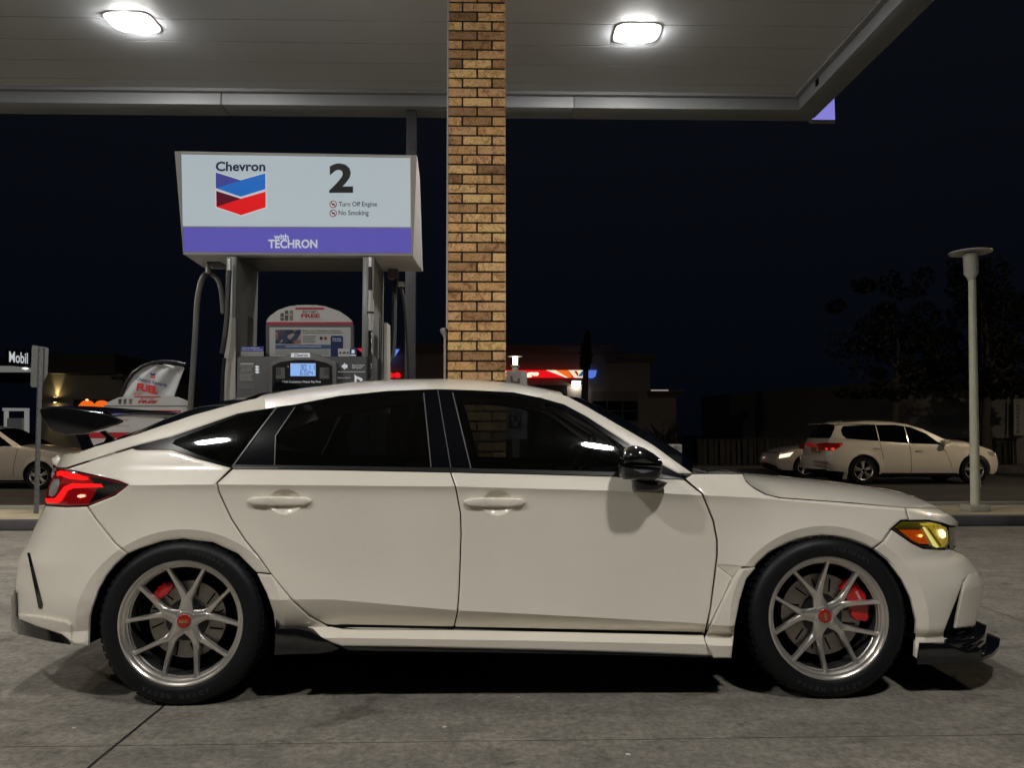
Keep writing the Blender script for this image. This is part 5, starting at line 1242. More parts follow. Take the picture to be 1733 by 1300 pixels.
pplate('flag_emblem', [(254.5, 631), (259, 633), (263.5, 631.5), (263, 634.5), (259, 636), (254.5, 634.5)], PF, 0, navy, fl); pplate('flag_emblem', [(254.5, 635.8), (259, 637.3), (263, 636), (262.8, 639), (258.8, 640.5), (254.3, 639)], PF, 0, wred, fl)
# sign post at left -------------------------------------------------
YS = 10.0
sp_ = thing('street_sign', 'back of a tall narrow grey street sign on a perforated post at the left', 'street sign', (P(64, 858, YS)[0], YS, .115))
pplate('sign_plate', [(54, 586), (56, 584.3), (79, 588), (82, 590), (80, 634), (68, 657), (66, 656.5), (53, 655), (51.5, 652)], PY(YS), 0, mat('sign_back', (.16, .165, .16), .5, metal=.4), sp_, th=.01)
a = P(69, 587, YS-.02); b = P(61.5, 859, YS-.02); MB().tube([a, (b[0], b[1], .1)], .033, 4).build('post', mat('post_grey', (.14, .145, .15), .45, metal=.4, bump=.5, bscale=40), sp_)
for k in range(22):
    t_ = (k+.5)/22; c_ = a+(b-a)*t_; MB().box(c_[0]-.004, c_[0]+.004, c_[1]-.034, c_[1]-.024, c_[2]-.008, c_[2]+.008).build('post_hole', satin_black, sp_)
# lamp post right -----------------------------------------------------
YL = 9.78
lp = thing('lamp_post', 'pale round lamp post with a flat disc top on the pavement at the right', 'lamp post', (P(1652, 868, YL)[0], YL, .115))
pm = mat('post_paint', (.58, .58, .44), .5, noise=.08, nscale=5)
b0 = P(1651, 866, YL); t0 = P(1645, 470, YL)
MB().tube([(b0[0], YL, .17), ((b0[0]+t0[0])/2, YL, (.17+t0[2])/2), t0], [.058, .051, .044], 20).build('post', pm, lp, ang=50)
bevel(MB().box(b0[0]-.14, b0[0]+.125, YL-.12, YL+.12, .115, .195).build('footing', mat('footing', (.40, .38, .32), .8, noise=.15, nscale=8), lp), .01)
hc = P(1644, 470, YL); hz = [(.0, -.03), (.05, -.03), (.055, .0), (.088, .05), (.090, .31), (.094, .315), (.075, .318)]
MB().lathe_z(hc, hz, 24).build('lantern', mat('lantern', (.48, .48, .46), .25, coat=.4), lp, ang=40)
dz = P(1643, 427, YL)[2]-hc[2]
MB().lathe_z(hc, [(0, dz+.035), (.12, dz+.03), (.255, dz+.004), (.258, dz-.004), (.255, dz-.008), (.10, dz-.004), (.0, dz-.004)], 40).build('disc_shade', mat('shade', (.62, .62, .58), .5), lp, ang=40)
MB().box(b0[0]+.058, b0[0]+.075, YL-.02, YL+.02, .42, .56).build('post_hatch', pm, lp)

# ================================================================== across the street
def vehicle(name, label, cat, Y0v, half, zr, body, belt, wins, roofE, roofH, hoodE, hoodH, wsE, wsH, rear, nose, wheels, wr, paint, lights, seams=(), handles=(), extra=None, group=None, rearglass=None):
    """body etc. are (x,z) metres in the near side plane; wheels = [(x)], wr = tyre radius, zr = road level"""
    bx = np.array(body); xmin, xmax = bx[:, 0].min(), bx[:, 0].max(); bl = np.array(sorted(belt))
    def S(X, Z):
        X = np.asarray(X, float); Z = np.asarray(Z, float); zb = np.interp(X, bl[:, 0], bl[:, 1]); zm = zr+.62
        out = .02+.10*((Z-zm)/.45)**2*(Z < zm)+.05*((Z-zm)/.4)**2*(Z >= zm); out = np.minimum(out, .12)
        t = np.clip(Z-zb, 0, .7); out = out+.38*t+.25*t*t
        d = np.clip(xmin+.55-X, 0, .6); out = out+.18*(d/.55)**2.6; d = np.clip(X-xmax+.6, 0, .66); out = out+.17*(d/.6)**2.6
        for wx in wheels:
            e = np.hypot(X-wx, Z-(zr+wr))/(wr*1.14); out = out-.025*np.clip((1.25-e)/.25, 0, 1)**.5
        return out
    sf = Surf(Y0v, half, S)
    t = thing(name, label, cat, ((xmin+xmax)/2, Y0v+half, zr), group)
    def pm(nm, poly, m, off=0.0, grid=.05, thick=.02, both=True):
        P2 = [P(0, 0, 1)]*0
        poly = np.array(poly, float)
        # panel() takes pixels; go through a shim that returns the metre coordinates
        old = sf.to3; lut = {}
        sf.to3 = lambda x, y, o=0.0: np.array([x/100, Y0v+float(S(np.array([x/100]), np.array([y/100]))[0])+o, y/100])
        o = sf.panel(nm, (poly*100).tolist(), m, t, off=off, gap=0, rnd=False, grid=grid, thick=thick, step=12, both=both); sf.to3 = old; return o
    arches = []
    pm('body_side', body, paint); 
    for w_ in wins: pm('side_window', w_, mat('far_glass', (.002, .003, .004), .12, spec=0.0), off=-.006, grid=.06, thick=.005)
    def lm(nm, E, H, m, p=2.6, n=22):
        E = np.array(E); L = np.r_[0, np.cumsum(np.hypot(*np.diff(E, axis=0).T))]; tt = np.linspace(0, L[-1], n)
        ex = np.interp(tt, L, E[:, 0]); ez = np.interp(tt, L, E[:, 1]); hh = np.interp(tt/L[-1], np.linspace(0, 1, len(H)), H); ss = np.linspace(0, 1, 12); V = []
        for a, b, h in zip(ex, ez, hh):
            y0 = Y0v+float(S(np.array([a]), np.array([b]))[0]); Y = y0+(sf.Yc-y0)*ss; Z = b+h*(1-(1-ss)**p); q = np.stack([np.full(12, a), Y, Z], 1)
            q2 = q[:-1][::-1].copy(); q2[:, 1] = 2*sf.Yc-q2[:, 1]; V.append(np.vstack([q, q2]))
        m2 = 23; V = np.vstack(V); return mesh(nm, V, [(i*m2+j, (i+1)*m2+j, (i+1)*m2+j+1, i*m2+j+1) for i in range(n-1) for j in range(m2-1)], m, t, smooth=True)
    lm('roof', roofE, roofH, paint); lm('bonnet', hoodE, hoodH, paint); lm('windscreen', wsE, wsH, MATS['far_glass'])
    def fas(nm, pts, m, bulge, inn=0.0):
        sf.to3 = lambda x, y, o=0.0: np.array([x/100, Y0v+float(S(np.array([x/100]), np.array([y/100]))[0])+o, y/100])
        sf.fascia(nm, [(a*100, b*100) for a, b in pts], m, t, bulge=bulge, inn=inn)
    for (nm, pts, m, bu, inn) in rear+nose: fas(nm, pts, m, bu, inn)
    if rearglass: lm('rear_glass', rearglass, [.03, .03], gloss_black)
    for (nm, poly, m) in lights: pm(nm, poly, m, off=-.012, grid=.05, thick=.01)
    for (a, b) in seams:
        a = np.array(a, float); b = np.array(b, float); d = (b-a)/np.linalg.norm(b-a)*.006; n = np.array([-d[1], d[0]]); pm('door_seam', [a+n, b+n, b-n, a-n], satin_black, off=-.003, grid=.05, thick=.002)
    for (x, z) in handles: pm('door_handle', [(x-.09, z-.015), (x+.09, z-.01), (x+.09, z+.02), (x-.09, z+.015)], chrome, off=-.03, grid=.02, thick=.02)
    for wx in wheels:
        for sd in (0, 1):
            yc = Y0v+.03 if sd == 0 else Y0v+2*half-.03; s_ = 1 if sd == 0 else -1; c = (wx, yc, zr+wr)
            mb = MB(); mb.lathe_y(c, [(r, s_*y) for r, y in [(wr*.66, .02), (wr*.7, 0), (wr*.93, .0), (wr, .04), (wr, .2), (wr*.66, .22)]], 36)
            ty = recalc(mb.build('wheel', rubber, t, ang=35))
            mb = MB(); mb.lathe_y(c, [(r, s_*y) for r, y in [(wr*.68, .01), (wr*.64, .02), (wr*.62, .10)]], 36)
            for k in range(5):
                a = 2*math.pi*k/5+.4
                for da in (-.16, .16):
                    p0 = np.array([c[0]+.04*math.cos(a), c[1]+s_*.03, c[2]+.04*math.sin(a)]); p1 = np.array([c[0]+wr*.65*math.cos(a+da), c[1]+s_*.02, c[2]+wr*.65*math.sin(a+da)])
                    mb.tube([p0, p1], [.03, .02], 4)
            rm = mb.build('rim', alloy, None); parent_all([rm], ty)
            mb = MB(); mb.lathe_y(c, [(0.0, s_*.12), (wr*.66, s_*.12)], 24); bk = mb.build('wheel_backing', dark_void, None); parent_all([bk], ty)
            # dark arch around the tyre
            q = [(wx+wr*1.12*math.cos(a), zr+wr+wr*1.12*math.sin(a)) for a in np.linspace(R(-22), R(202), 22)]
    MB().box(xmin+.35, xmax-.4, Y0v+.15, Y0v+2*half-.15, zr+.2, zr+.5).build('underbody', dark_void, t)
    if extra: extra(t, sf, pm)
    return t
def arch_out(wx, zr, wr, z0):
    """arch outline from right foot to left foot (body outline runs clockwise along the bottom)"""
    r = wr*1.17; a0 = math.asin(max(-1, min(1, (z0-zr-wr)/r)))
    return [(wx+r*math.cos(a), zr+wr+r*math.sin(a)) for a in np.linspace(a0, math.pi-a0, 15)]
white2 = mat('suv_white_paint', (.74, .69, .60), .3, coat=1.0)
# SUV ---------------------------------------------------------------
YV = 21.0; ZR = -.295
def m_(px, py, Y=YV): q = P(px, py, Y); return (q[0], q[2])
w1 = m_(1463, 800); w2 = m_(1651, 800); rW = .385
w1x, w2x = w1[0], w2[0]; zb_ = m_(1500, 803)[1]
body = [m_(1408, 744), m_(1411, 740), m_(1421, 722), m_(1430, 716.5), m_(1475, 714.2), m_(1525, 715.2), m_(1550, 719), m_(1572, 726), m_(1600, 741.5), m_(1617, 748), m_(1645, 751), m_(1668, 757.5), m_(1683, 763), m_(1692, 770), m_(1697, 785), m_(1695, 797), m_(1688, 803)] + arch_out(w2x, ZR, rW, zb_) + arch_out(w1x, ZR, rW, zb_) + [m_(1430, 799), m_(1404, 797), m_(1401, 785), m_(1402, 770)]
glow_w = emis('suv_headlight_glow', (1, .78, .5), 2.2)
glow_t = emis('suv_tail_glow', (1, .03, .02), 1.1)
beltS = [(m_(1390, 741)), (m_(1435, 742.5)), (m_(1475, 745.5)), (m_(1525, 750)), (m_(1597, 753)), (m_(1700, 758))]
def suv_extra(t, sf, pm):
    xr = m_(1404, 770)[0]-.10
    def rq(px, py): return PXX(px, py, xr-.1)
    for nm, pts, m in (('tail_light', [(1364, 749), (1375, 750), (1376, 756), (1365, 756)], mat('dim_red', (.3, .02, .02), .2, emit=(1, .05, .03), estr=.1)), ('number_plate', [(1372, 757), (1382, 758), (1382, 765), (1372, 764)], mat('plate_tan', (.4, .25, .15), .4)),
                       ('bumper_strip', [(1357, 778), (1402, 781), (1402, 784), (1357, 781)], chrome), ('bumper_strip', [(1370, 785), (1400, 788), (1400, 790), (1370, 787)], chrome)):
        fr = [PXX(x, y, xr-.16) for x, y in pts]; recalc(MB().prism(fr, [p+np.array([.05, 0, 0]) for p in fr]).build(nm, m, t))
    for yy in (.22, 1.62):
        MB().tube([(m_(1432, 712)[0], YV+yy, m_(1432, 713)[1]), (m_(1480, 711)[0], YV+yy, m_(1480, 710.5)[1]), (m_(1540, 714)[0], YV+yy, m_(1540, 714)[1])], .02, 6).build('roof_rail', satin_black, t)
    blob_m = [(m_(1595, 746)), (m_(1603, 744)), (m_(1606, 750)), (m_(1597, 753))]
    mb = MB().prism([(x, YV-.12, z) for x, z in blob_m], [(x, YV+.12, z) for x, z in blob_m]); bevel(recalc(mb.build('mirror', white2, t)), .02, 2)
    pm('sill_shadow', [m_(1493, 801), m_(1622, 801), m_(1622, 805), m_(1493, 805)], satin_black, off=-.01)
    pm('mud_flap', [m_(1431, 799), m_(1437, 799), m_(1436, 812), m_(1430, 811)], white2, off=.02)
    sp = [(m_(1408, 716.5)), (m_(1424, 715.5)), (m_(1424, 718.5)), (m_(1408, 717.5))]
    MB().prism([(x, YV+.28, z) for x, z in sp], [(x, YV+1.62, z) for x, z in sp]).build('roof_spoiler', white2, t)
vehicle('suv', 'white sport utility vehicle with lit red tail lamp driving on the street at the right', 'suv', YV, .93, ZR, body, beltS,
        [[m_(1429, 728), m_(1434, 721.5), m_(1475, 719), m_(1491, 719), m_(1491, 746.5), m_(1475, 745.5), m_(1436, 742.5), m_(1430, 737)], [m_(1492.5, 719), m_(1525, 719), m_(1541, 721), m_(1541, 750.5), m_(1525, 749.5), m_(1492.5, 747)], [m_(1542.5, 721.2), m_(1552, 723), m_(1575, 733.5), m_(1597, 752.5), m_(1542.5, 750.7)]],
        [m_(1421, 722), m_(1430, 716.5), m_(1475, 714.2), m_(1525, 715.2), m_(1550, 719)], [.05, .08, .08, .05], [m_(1617, 748), m_(1645, 751), m_(1668, 757.5), m_(1688, 766)], [.06, .10, .10, .03],
        [m_(1550, 719), m_(1572, 726), m_(1600, 741.5), m_(1617, 748)], [.05, .05, .06, .06],
        [('rear_window', [m_(1421, 722), m_(1411, 741)], gloss_black, -.18, .0), ('tailgate', [m_(1410, 742), m_(1404, 755), m_(1402, 772)], white2, -.22, 0), ('rear_bumper', [m_(1402, 772), m_(1400, 782), m_(1403, 795)], white2, -.30, 0), ('rear_valance', [m_(1404, 795), m_(1408, 803)], satin_black, -.2, 0)],
        [('nose', [m_(1690, 767), m_(1697, 785), m_(1694, 798), m_(1688, 803)], white2, .15, 0)], [w1x, w2x], rW, white2,
        [('tail_light', [m_(1390, 751.5), m_(1402, 749.5), m_(1430, 750), m_(1424, 757), m_(1408, 763.5), m_(1391, 761.5)], mat('suv_red', (.35, .01, .01), .2, coat=1)), ('tail_light_glow', [m_(1402, 758), m_(1415, 757.5), m_(1414, 762), m_(1403, 762.5)], glow_t), ('tail_light_glow', [m_(1412, 752), m_(1426, 752), m_(1424, 755), m_(1412, 755)], glow_t),
         ('headlight', [m_(1674, 764), m_(1690, 766), m_(1691, 772), m_(1675, 771)], mat('lamp_grey', (.3, .28, .25), .2)), ('headlight_glow', [m_(1675, 767), m_(1689, 767.5), m_(1689, 771), m_(1676, 770.5)], glow_w)],
        seams=[(m_(1492, 747), m_(1496, 778)), (m_(1542, 751), m_(1544, 803)), (m_(1598, 754), m_(1612, 790))], handles=[m_(1486, 759), m_(1557, 763)], extra=suv_extra)
# sedans (same build, mirrored by direction d) -----------------------
def sedan(label, xn, d, Y0v, zr, paint, head, group=None, L=4.75, H=1.62):
    k = H/1.45
    def c(u, z): return (xn-d*u, zr+z*k)
    w1_, w2_ = xn-d*.92, xn-d*3.72; wr = .345
    zb = zr+.24
    top = [c(.04, .62), c(.12, .76), c(.5, .87), c(1.25, .97), c(1.45, 1.0), c(2.2, 1.38), c(2.6, 1.44), c(3.2, 1.42), c(3.7, 1.3), c(4.15, 1.08), c(4.6, 1.02), c(4.73, .9), c(4.74, .5), c(4.6, .28)]
    bot = [(x, z) for x, z in arch_out(w2_, zr, wr, zb)]; bot1 = [(x, z) for x, z in arch_out(w1_, zr, wr, zb)]
    if d < 0: bot = bot[::-1][::1]; bot1 = bot1[::-1]
    # outline from nose over the roof to the tail and back along the bottom
    b2 = bot[::-1] if d > 0 else bot[::-1]; b1 = bot1[::-1] if d > 0 else bot1[::-1]
    body = top+b2+b1+[c(.25, .24), c(.08, .32), c(.0, .5)]
    S2 = lambda *a: [c(*q) for q in a]
    vehicle('sedan', label, 'car', Y0v, .9, zr, body, S2((0, .8), (1.4, .98), (3.0, .98), (4.7, 1.0)),
        [S2((1.66, 1.0), (2.28, 1.34), (2.6, 1.385), (2.72, 1.385), (2.75, .99)), S2((2.79, .99), (2.77, 1.385), (3.2, 1.37), (3.6, 1.26), (3.85, 1.12), (3.7, 1.0))],
        S2((2.2, 1.38), (2.6, 1.44), (3.2, 1.42), (3.7, 1.3)), [.05, .06, .06, .05], S2((.12, .76), (.5, .87), (1.25, .97), (1.45, 1.0)), [.03, .06, .06, .05], S2((1.45, 1.0), (2.2, 1.38)), [.05, .05],
        [('tail', S2((4.6, 1.02), (4.73, .9), (4.74, .5), (4.6, .28)), paint, -d*.12, 0)], [('nose', S2((.12, .76), (.04, .62), (0, .5), (.08, .32), (.25, .24)), paint, d*.14, 0), ('lower_grille', S2((.03, .50), (.08, .30)), gloss_black, d*.16, 0)],
        [w1_, w2_], wr, paint, [('headlight', S2((.10, .60), (.14, .72), (.55, .80), (.42, .66)), head), ('tail_light', S2((4.4, .95), (4.68, .93), (4.7, .78), (4.45, .80)), lens_red)],
        seams=[(c(1.5, .96), c(1.58, .3)), (c(2.77, .97), c(2.8, .26)), (c(3.62, .97), c(3.4, .5))], handles=[c(2.62, .86), c(3.62, .88)], rearglass=S2((3.7, 1.3), (4.15, 1.08)), group=group)
q0 = m_(126, 775, 20.3)
sedan('pale silver sedan on the street at the far left, nose beside the sign post', q0[0], 1, 20.3, -.30, mat('silver_paint', (.50, .47, .45), .28, metal=.3, coat=1, noise=.05), mat('lamp_grey', (.3, .28, .25), .2))
q1 = m_(1311, 780, 24.5)
sedan('pale sedan with its headlamp on, mostly hidden behind the white sport utility vehicle', q1[0], -1, 24.3, -.30, mat('beige_paint', (.5, .45, .38), .3, coat=1), emis('sedan_headlight', (1, .85, .65), 1.2), H=1.5)

# unseen street lamps added to light the road and its vehicles
def added_street_lamp(x, y, label, power, h=8.5):
    t = thing('added_street_lamp', label, 'street lamp', (x, y, 0), 'added street lamps out of view')
    MB().tube([(x, y, -.3), (x, y, h*.6), (x, y, h)], [.10, .08, .06], 12).build('pole', galv, t); MB().tube([(x, y, h), (x, y-.9, h+.25), (x, y-1.8, h+.2)], [.05, .045, .04], 8).build('arm', galv, t)
    bevel(MB().box(x-.15, x+.15, y-2.5, y-1.8, h+.14, h+.26).build('lamp_head', galv, t), .03)
    MB().box(x-.11, x+.11, y-2.42, y-1.88, h+.115, h+.138).build('lens', emis('added_street_lens', (1.0, .80, .55), power), t)
added_street_lamp(17.5, 17.0, 'tall added street lamp, unseen beyond the right edge, lighting the road', 1500)
added_street_lamp(-15.5, 16.5, 'tall added street lamp, unseen beyond the left edge, lighting the road', 900)

# buildings -----------------------------------------------------------
YB = 40.0
st1 = mat('stucco_tan', (.19, .175, .165), .9, noise=.06, nscale=.8); st2 = mat('stucco_dark', (.12, .11, .11), .9); trimc = mat('cornice_brown', (.13, .115, .115), .8)
def wallbox(px0_, px1_, py0_, Y, dep, zbot=-.13): a = P(px0_, py0_, Y); b = P(px1_, py0_, Y); return (a[0], b[0], Y, Y+dep, zbot, a[2])
shop = thing('oil_change_shop', 'tan stucco oil change shop with red lit sign band across the street behind the pillar', 'shop', (P(950, 600, YB)[0], YB+6, -.13))
MB().box(*wallbox(640, 1034, 598, YB, 12)).build('wall', st1, shop)
MB().box(*wallbox(1034.2, 1100, 613, YB+.02, 12)).build('wall', st1, shop)
MB().box(*wallbox(1100.2, 1144, 672, YB+.04, 10)).build('wall', st1, shop)
def corn(a, b, y0_, y1_, Y):
    q0_ = P(a, y0_, Y); q1_ = P(b, y1_, Y); h = q0_[2]-q1_[2]; x0_, x1_ = q0_[0], q1_[0]
    prof = [(-.25, 0), (-.45, -.05), (-.45, -.12), (-.2, -h*.8), (-.15, -h)]
    mb = MB(); mb.prism([(x0_, Y+.3, q0_[2]), *[(x0_, Y+o_, q0_[2]+z_) for o_, z_ in prof], (x0_, Y+.3, q1_[2])], [(x1_, Y+.3, q0_[2]), *[(x1_, Y+o_, q0_[2]+z_) for o_, z_ in prof], (x1_, Y+.3, q1_[2])]); return recalc(mb.build('cornice', trimc, shop))
corn(640, 1040, 583, 599, YB); corn(1027, 1107, 600, 613.5, YB+.02); corn(1098, 1154, 660, 672, YB+.04)
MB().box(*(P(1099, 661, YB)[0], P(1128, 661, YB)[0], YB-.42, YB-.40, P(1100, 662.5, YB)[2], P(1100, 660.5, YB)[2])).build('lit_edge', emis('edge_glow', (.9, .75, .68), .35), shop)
PB = PY(YB)
pplate('window_surround', [(1000, 663), (1080, 663), (1080, 730), (1000, 730)], PB, .06, st2, shop, th=.05)
for k in range(2):
    for j in range(3):
        x_ = 1003+j*26; y_ = 679+k*17.5
        pplate('window', [(x_, y_), (x_+23.5, y_), (x_+23.5, y_+15.5), (x_, y_+15.5)], PB, .10, gloss_black, shop, th=.03)
pplate('doorway', [(868, 652), (960, 652), (960, 800), (868, 800)], PB, .05, mat('door_dark', (.02, .018, .02), .4), shop, th=.04)
pplate('sign_band', [(766, 626.5), (982, 626.5), (982, 639.5), (766, 639.5)], PB, .30, emis('sign_red', (.95, .008, .015), .85), shop, th=.06)
pplate('sign_flash', [(926, 626.5), (962, 626.5), (968, 639.5), (960, 639.5)], PB, .32, emis('sign_orange', (.95, .16, .02), .9), shop, th=.015)
pplate('sign_flash', [(924, 626.5), (940, 626.5), (962, 639.5), (958, 639.5)], PB, .34, emis('sign_cream', (1, .80, .55), 1.0), shop, th=.015)
pplate('sign_flash', [(962, 626.5), (988, 626.5), (988, 639.5), (972, 639.5)], PB, .34, MATS['sign_cream'], shop, th=.015)
pplate('sign_letter', [(971, 628), (976, 628), (979, 633), (978, 637)], PB, .37, emis('sign_maroon', (.35, .01, .01), .8), shop, th=.01)
pplate('sign_letter', [(978, 637), (985, 628), (989, 628), (985, 637)], PB, .37, emis('sign_teal', (.01, .16, .35), .8), shop, th=.01)
pplate('sign_end', [(988.5, 626.5), (1010, 626.5), (1008, 637), (1004, 639.5), (988.5, 639.5)], PB, .33, emis('sign_blue', (.10, .20, .75), .9), shop, th=.3)
ptext('Oil Change', 815, 912, 627.5, 638.8, PB, .36, emis('sign_white', (1, .85, .6), 1.3), shop, bold=.05, shear=.25)
# emblem and word seen between the pump columns
vb = emis('vee_blue', (.17, .27, .95), .85); vr = emis('vee_red', (.85, .02, .04), .7)
pplate('emblem_blue_arm', [(658, 589.5), (677, 589.5), (658, 617), (650, 605)], PB, .3, vb, shop, th=.1)
pplate('emblem_red_arm', [(604, 589.5), (615, 589.5), (650, 625), (642, 625)], PB, .3, vr, shop, th=.1)
ptext('Valvoline', 585, 678.5, 626.5, 640, PB, .3, emis('letters_red', (.95, .01, .015), .9), shop, bold=.05)
# lit wall lamp
wl = thing('wall_lamp', 'bright rectangular wall lamp under the red sign band', 'wall lamp', (P(975, 646, YB)[0], YB-.2, P(975, 646, YB)[2]))
MB().box(*pbox(967, 984, 643, 650.5, YB-.30, .28)).build('housing', satin_black, wl)
MB().box(*pbox(968.5, 982.5, 645, 649.5, YB-.33, .028)).build('lens', emis('wall_lens', (1, .93, .8), 16), wl)
MB().box(*(P(968.5, 650, YB-.3)[0], P(982.5, 650, YB-.3)[0], YB-.28, YB-.08, P(970, 651.6, YB-.3)[2], P(970, 651, YB-.3)[2])).build('down_lens', emis('down_lens', (1, .9, .72), 45), wl)
# lit post lamp right of the pillar
YQ = 13.5
pq = P(872, 620, YQ); pl_ = thing('post_lamp', 'lit post lamp with flat disc top just right of the brick pillar, across the kerb', 'post lamp', (pq[0], YQ, -.3))
MB().tube([(pq[0], YQ, -.3), (pq[0], YQ, 1.0), (pq[0], YQ, P(872, 622, YQ)[2])], .055, 14).build('post', pm, pl_)
z0_, z1_ = P(872, 618, YQ)[2], P(872, 604, YQ)[2]
MB().lathe_z((pq[0], YQ, 0), [(0, z0_), (.040, z0_), (.045, z1_), (0, z1_)], 20).build('lantern', emis('post_lens', (1, .93, .72), 7.0), pl_)
MB().lathe_z((pq[0], YQ, 0), [(.0, z0_-.05), (.075, z0_-.03), (.08, z0_-.002), (0, z0_-.002)], 20).build('lantern_base', pm, pl_); MB().lathe_z((pq[0], YQ, 0), [(0, z1_+.02), (.13, z1_+.008), (.13, z1_+.002), (0, z1_+.002)], 30).build('disc_shade', mat('shade_lit', (.5, .48, .4), .6), pl_)
# small white cabinet beyond the windscreen
ub = thing('utility_cabinet', 'small pale cabinet with dark lettering beyond the foot of the windscreen', 'cabinet', (P(1145, 760, 13)[0], 13, 0))
bevel(MB().box(*pbox(1136, 1154, 752, 800, 13.0, .25)).build('cabinet', mat('cab_white', (.55, .53, .5), .5), ub), .01); text('001', 1140, 1151, 755, 762, 12.99, ink, ub)
# palm-like dark trunk
def leafcloud(name, blobs, m, parent, n, size, seed):
    rnd = random.Random(seed); mb = MB()
    for i in range(n):
        c, rx, ry, rz = blobs[rnd.randrange(len(blobs))]
        while True:
            u = np.array([rnd.uniform(-1, 1) for _ in range(3)]); r2 = u@u
            if r2 < 1 and r2 > rnd.random()*.7: break
        p = np.array(c)+u*np.array([rx, ry, rz]); s = size*rnd.uniform(.6, 1.4)
        a = np.array([rnd.uniform(-1, 1) for _ in range(3)]); a = a/np.linalg.norm(a); b = np.cross(a, [rnd.uniform(-1, 1) for _ in range(3)]); b = b/(np.linalg.norm(b)+1e-6)
        mb.add([p-a*s, p+b*s*.45, p+a*s, p-b*s*.45], [(0, 1, 2, 3)])
    return mb.build(name, m, parent)
leaf = mat('dark_leaves', (.006, .0075, .005), .7, noise=.3, nscale=2); leaf2 = mat('spiky_leaves', (.05, .055, .04), .5, noise=.3, nscale=2); bark = mat('bark', (.05, .04, .032), .9, noise=.3, nscale=6)
YT = 33
tr = thing('palm_tree', 'dark slender tree trunk with hanging fronds in front of the red sign band', 'tree', (P(991, 700, YT)[0], YT, -.13))
tx = P(991, 700, YT)[0]
MB().tube([(tx, YT, -.13), (tx-.05, YT, 2.5), (P(991, 640, YT)[0], YT, P(991, 640, YT)[2]), (P(992, 600, YT)[0], YT, P(992, 600, YT)[2])], [.20, .17, .13, .10], 10).build('trunk', bark, tr)
q = P(992, 600, YT); leafcloud('crown', [((q[0], YT, q[2]), .22, .25, .55), ((q[0]+.05, YT, q[2]+.5), .13, .15, .6), ((q[0]-.05, YT, q[2]-.4), .2, .2, .3)], leaf, tr, 500, .14, 3)
bush = thing('bush', 'dark spiky bush in front of the lower right wing of the oil change shop', 'bush', (P(1125, 745, 36)[0], 36, -.13))
q = P(1127, 760, 36); mb = MB(); rnd = random.Random(4)
for k in range(46):
    a = rnd.uniform(0, 2*math.pi); el = rnd.uniform(.5, 1.35); L_ = rnd.uniform(.9, 1.9); w_ = rnd.uniform(.05, .10)
    d = np.array([math.cos(a)*math.cos(el), math.sin(a)*math.cos(el), math.sin(el)]); sd = np.array([-math.sin(a), math.cos(a), 0])
    p0 = np.array([q[0]+rnd.uniform(-.25, .25), 36+rnd.uniform(-.2, .2), -.13+rnd.uniform(.1, .5)]); p1 = p0+d*L_*.6; p2 = p0+d*L_+np.array([math.cos(a)*.25, math.sin(a)*.25, -.15])
    mb.add([p0-sd*w_*.5, p0+sd*w_*.5, p1+sd*w_, p2, p1-sd*w_], [(0, 1, 2, 4), (4, 2, 3)])
mb.build('foliage', leaf2, bush)
# left: petrol station across the side street
YM = 46.0
ms = thing('distant_station', 'dark filling station canopy with a lit name sign at the far left', 'filling station', (P(20, 620, YM)[0], YM+4, -.13))
a0 = P(-260, 617, YM); b0_ = P(54, 617, YM)
MB().box(a0[0], b0_[0], YM, YM+9, P(0, 631, YM)[2], P(0, 605, YM)[2]).build('canopy', mat('canopy_dark', (.07, .07, .075), .6), ms)
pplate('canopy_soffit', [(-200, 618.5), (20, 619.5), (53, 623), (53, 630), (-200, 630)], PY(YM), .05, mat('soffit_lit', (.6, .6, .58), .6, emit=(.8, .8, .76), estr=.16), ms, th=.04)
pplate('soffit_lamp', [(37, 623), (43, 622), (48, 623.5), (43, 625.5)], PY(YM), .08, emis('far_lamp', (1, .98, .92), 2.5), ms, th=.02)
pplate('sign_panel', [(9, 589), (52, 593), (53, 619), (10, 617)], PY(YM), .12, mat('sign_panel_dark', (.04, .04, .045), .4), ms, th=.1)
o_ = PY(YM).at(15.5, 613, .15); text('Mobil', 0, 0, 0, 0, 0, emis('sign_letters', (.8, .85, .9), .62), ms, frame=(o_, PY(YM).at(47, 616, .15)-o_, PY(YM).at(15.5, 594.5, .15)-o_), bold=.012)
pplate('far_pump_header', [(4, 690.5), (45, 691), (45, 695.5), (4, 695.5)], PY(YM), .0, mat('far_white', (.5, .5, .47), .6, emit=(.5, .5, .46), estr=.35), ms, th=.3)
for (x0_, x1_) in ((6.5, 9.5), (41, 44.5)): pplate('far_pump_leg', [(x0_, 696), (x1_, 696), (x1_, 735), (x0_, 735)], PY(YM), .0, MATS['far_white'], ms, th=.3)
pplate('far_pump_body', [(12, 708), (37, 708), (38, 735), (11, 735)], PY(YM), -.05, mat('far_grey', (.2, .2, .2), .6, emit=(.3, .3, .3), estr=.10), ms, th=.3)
YN = 38.0
ob = thing('corner_building', 'low dark building with a house number on its wall, behind the feather flag', 'building', (P(140, 660, YN)[0], YN+5, -.13))
MB().box(*wallbox(70, 208, 633, YN, 10)).build('wall', mat('stucco_grey', (.26, .25, .23), .9, noise=.08, nscale=.6), ob)
q0_ = wallbox(95, 209, 600, YN+.5, 9); MB().box(q0_[0], q0_[1], YN-.35, YN+10, P(0, 633, YN)[2]+.003, P(100, 600, YN)[2]).build('roof_band', mat('roof_band', (.07, .062, .07), .8), ob)
ptext('8676', 188, 209, 636.5, 643, PY(YN), .05, mat('number_dark', (.02, .02, .02), .5), ob, bold=.05)
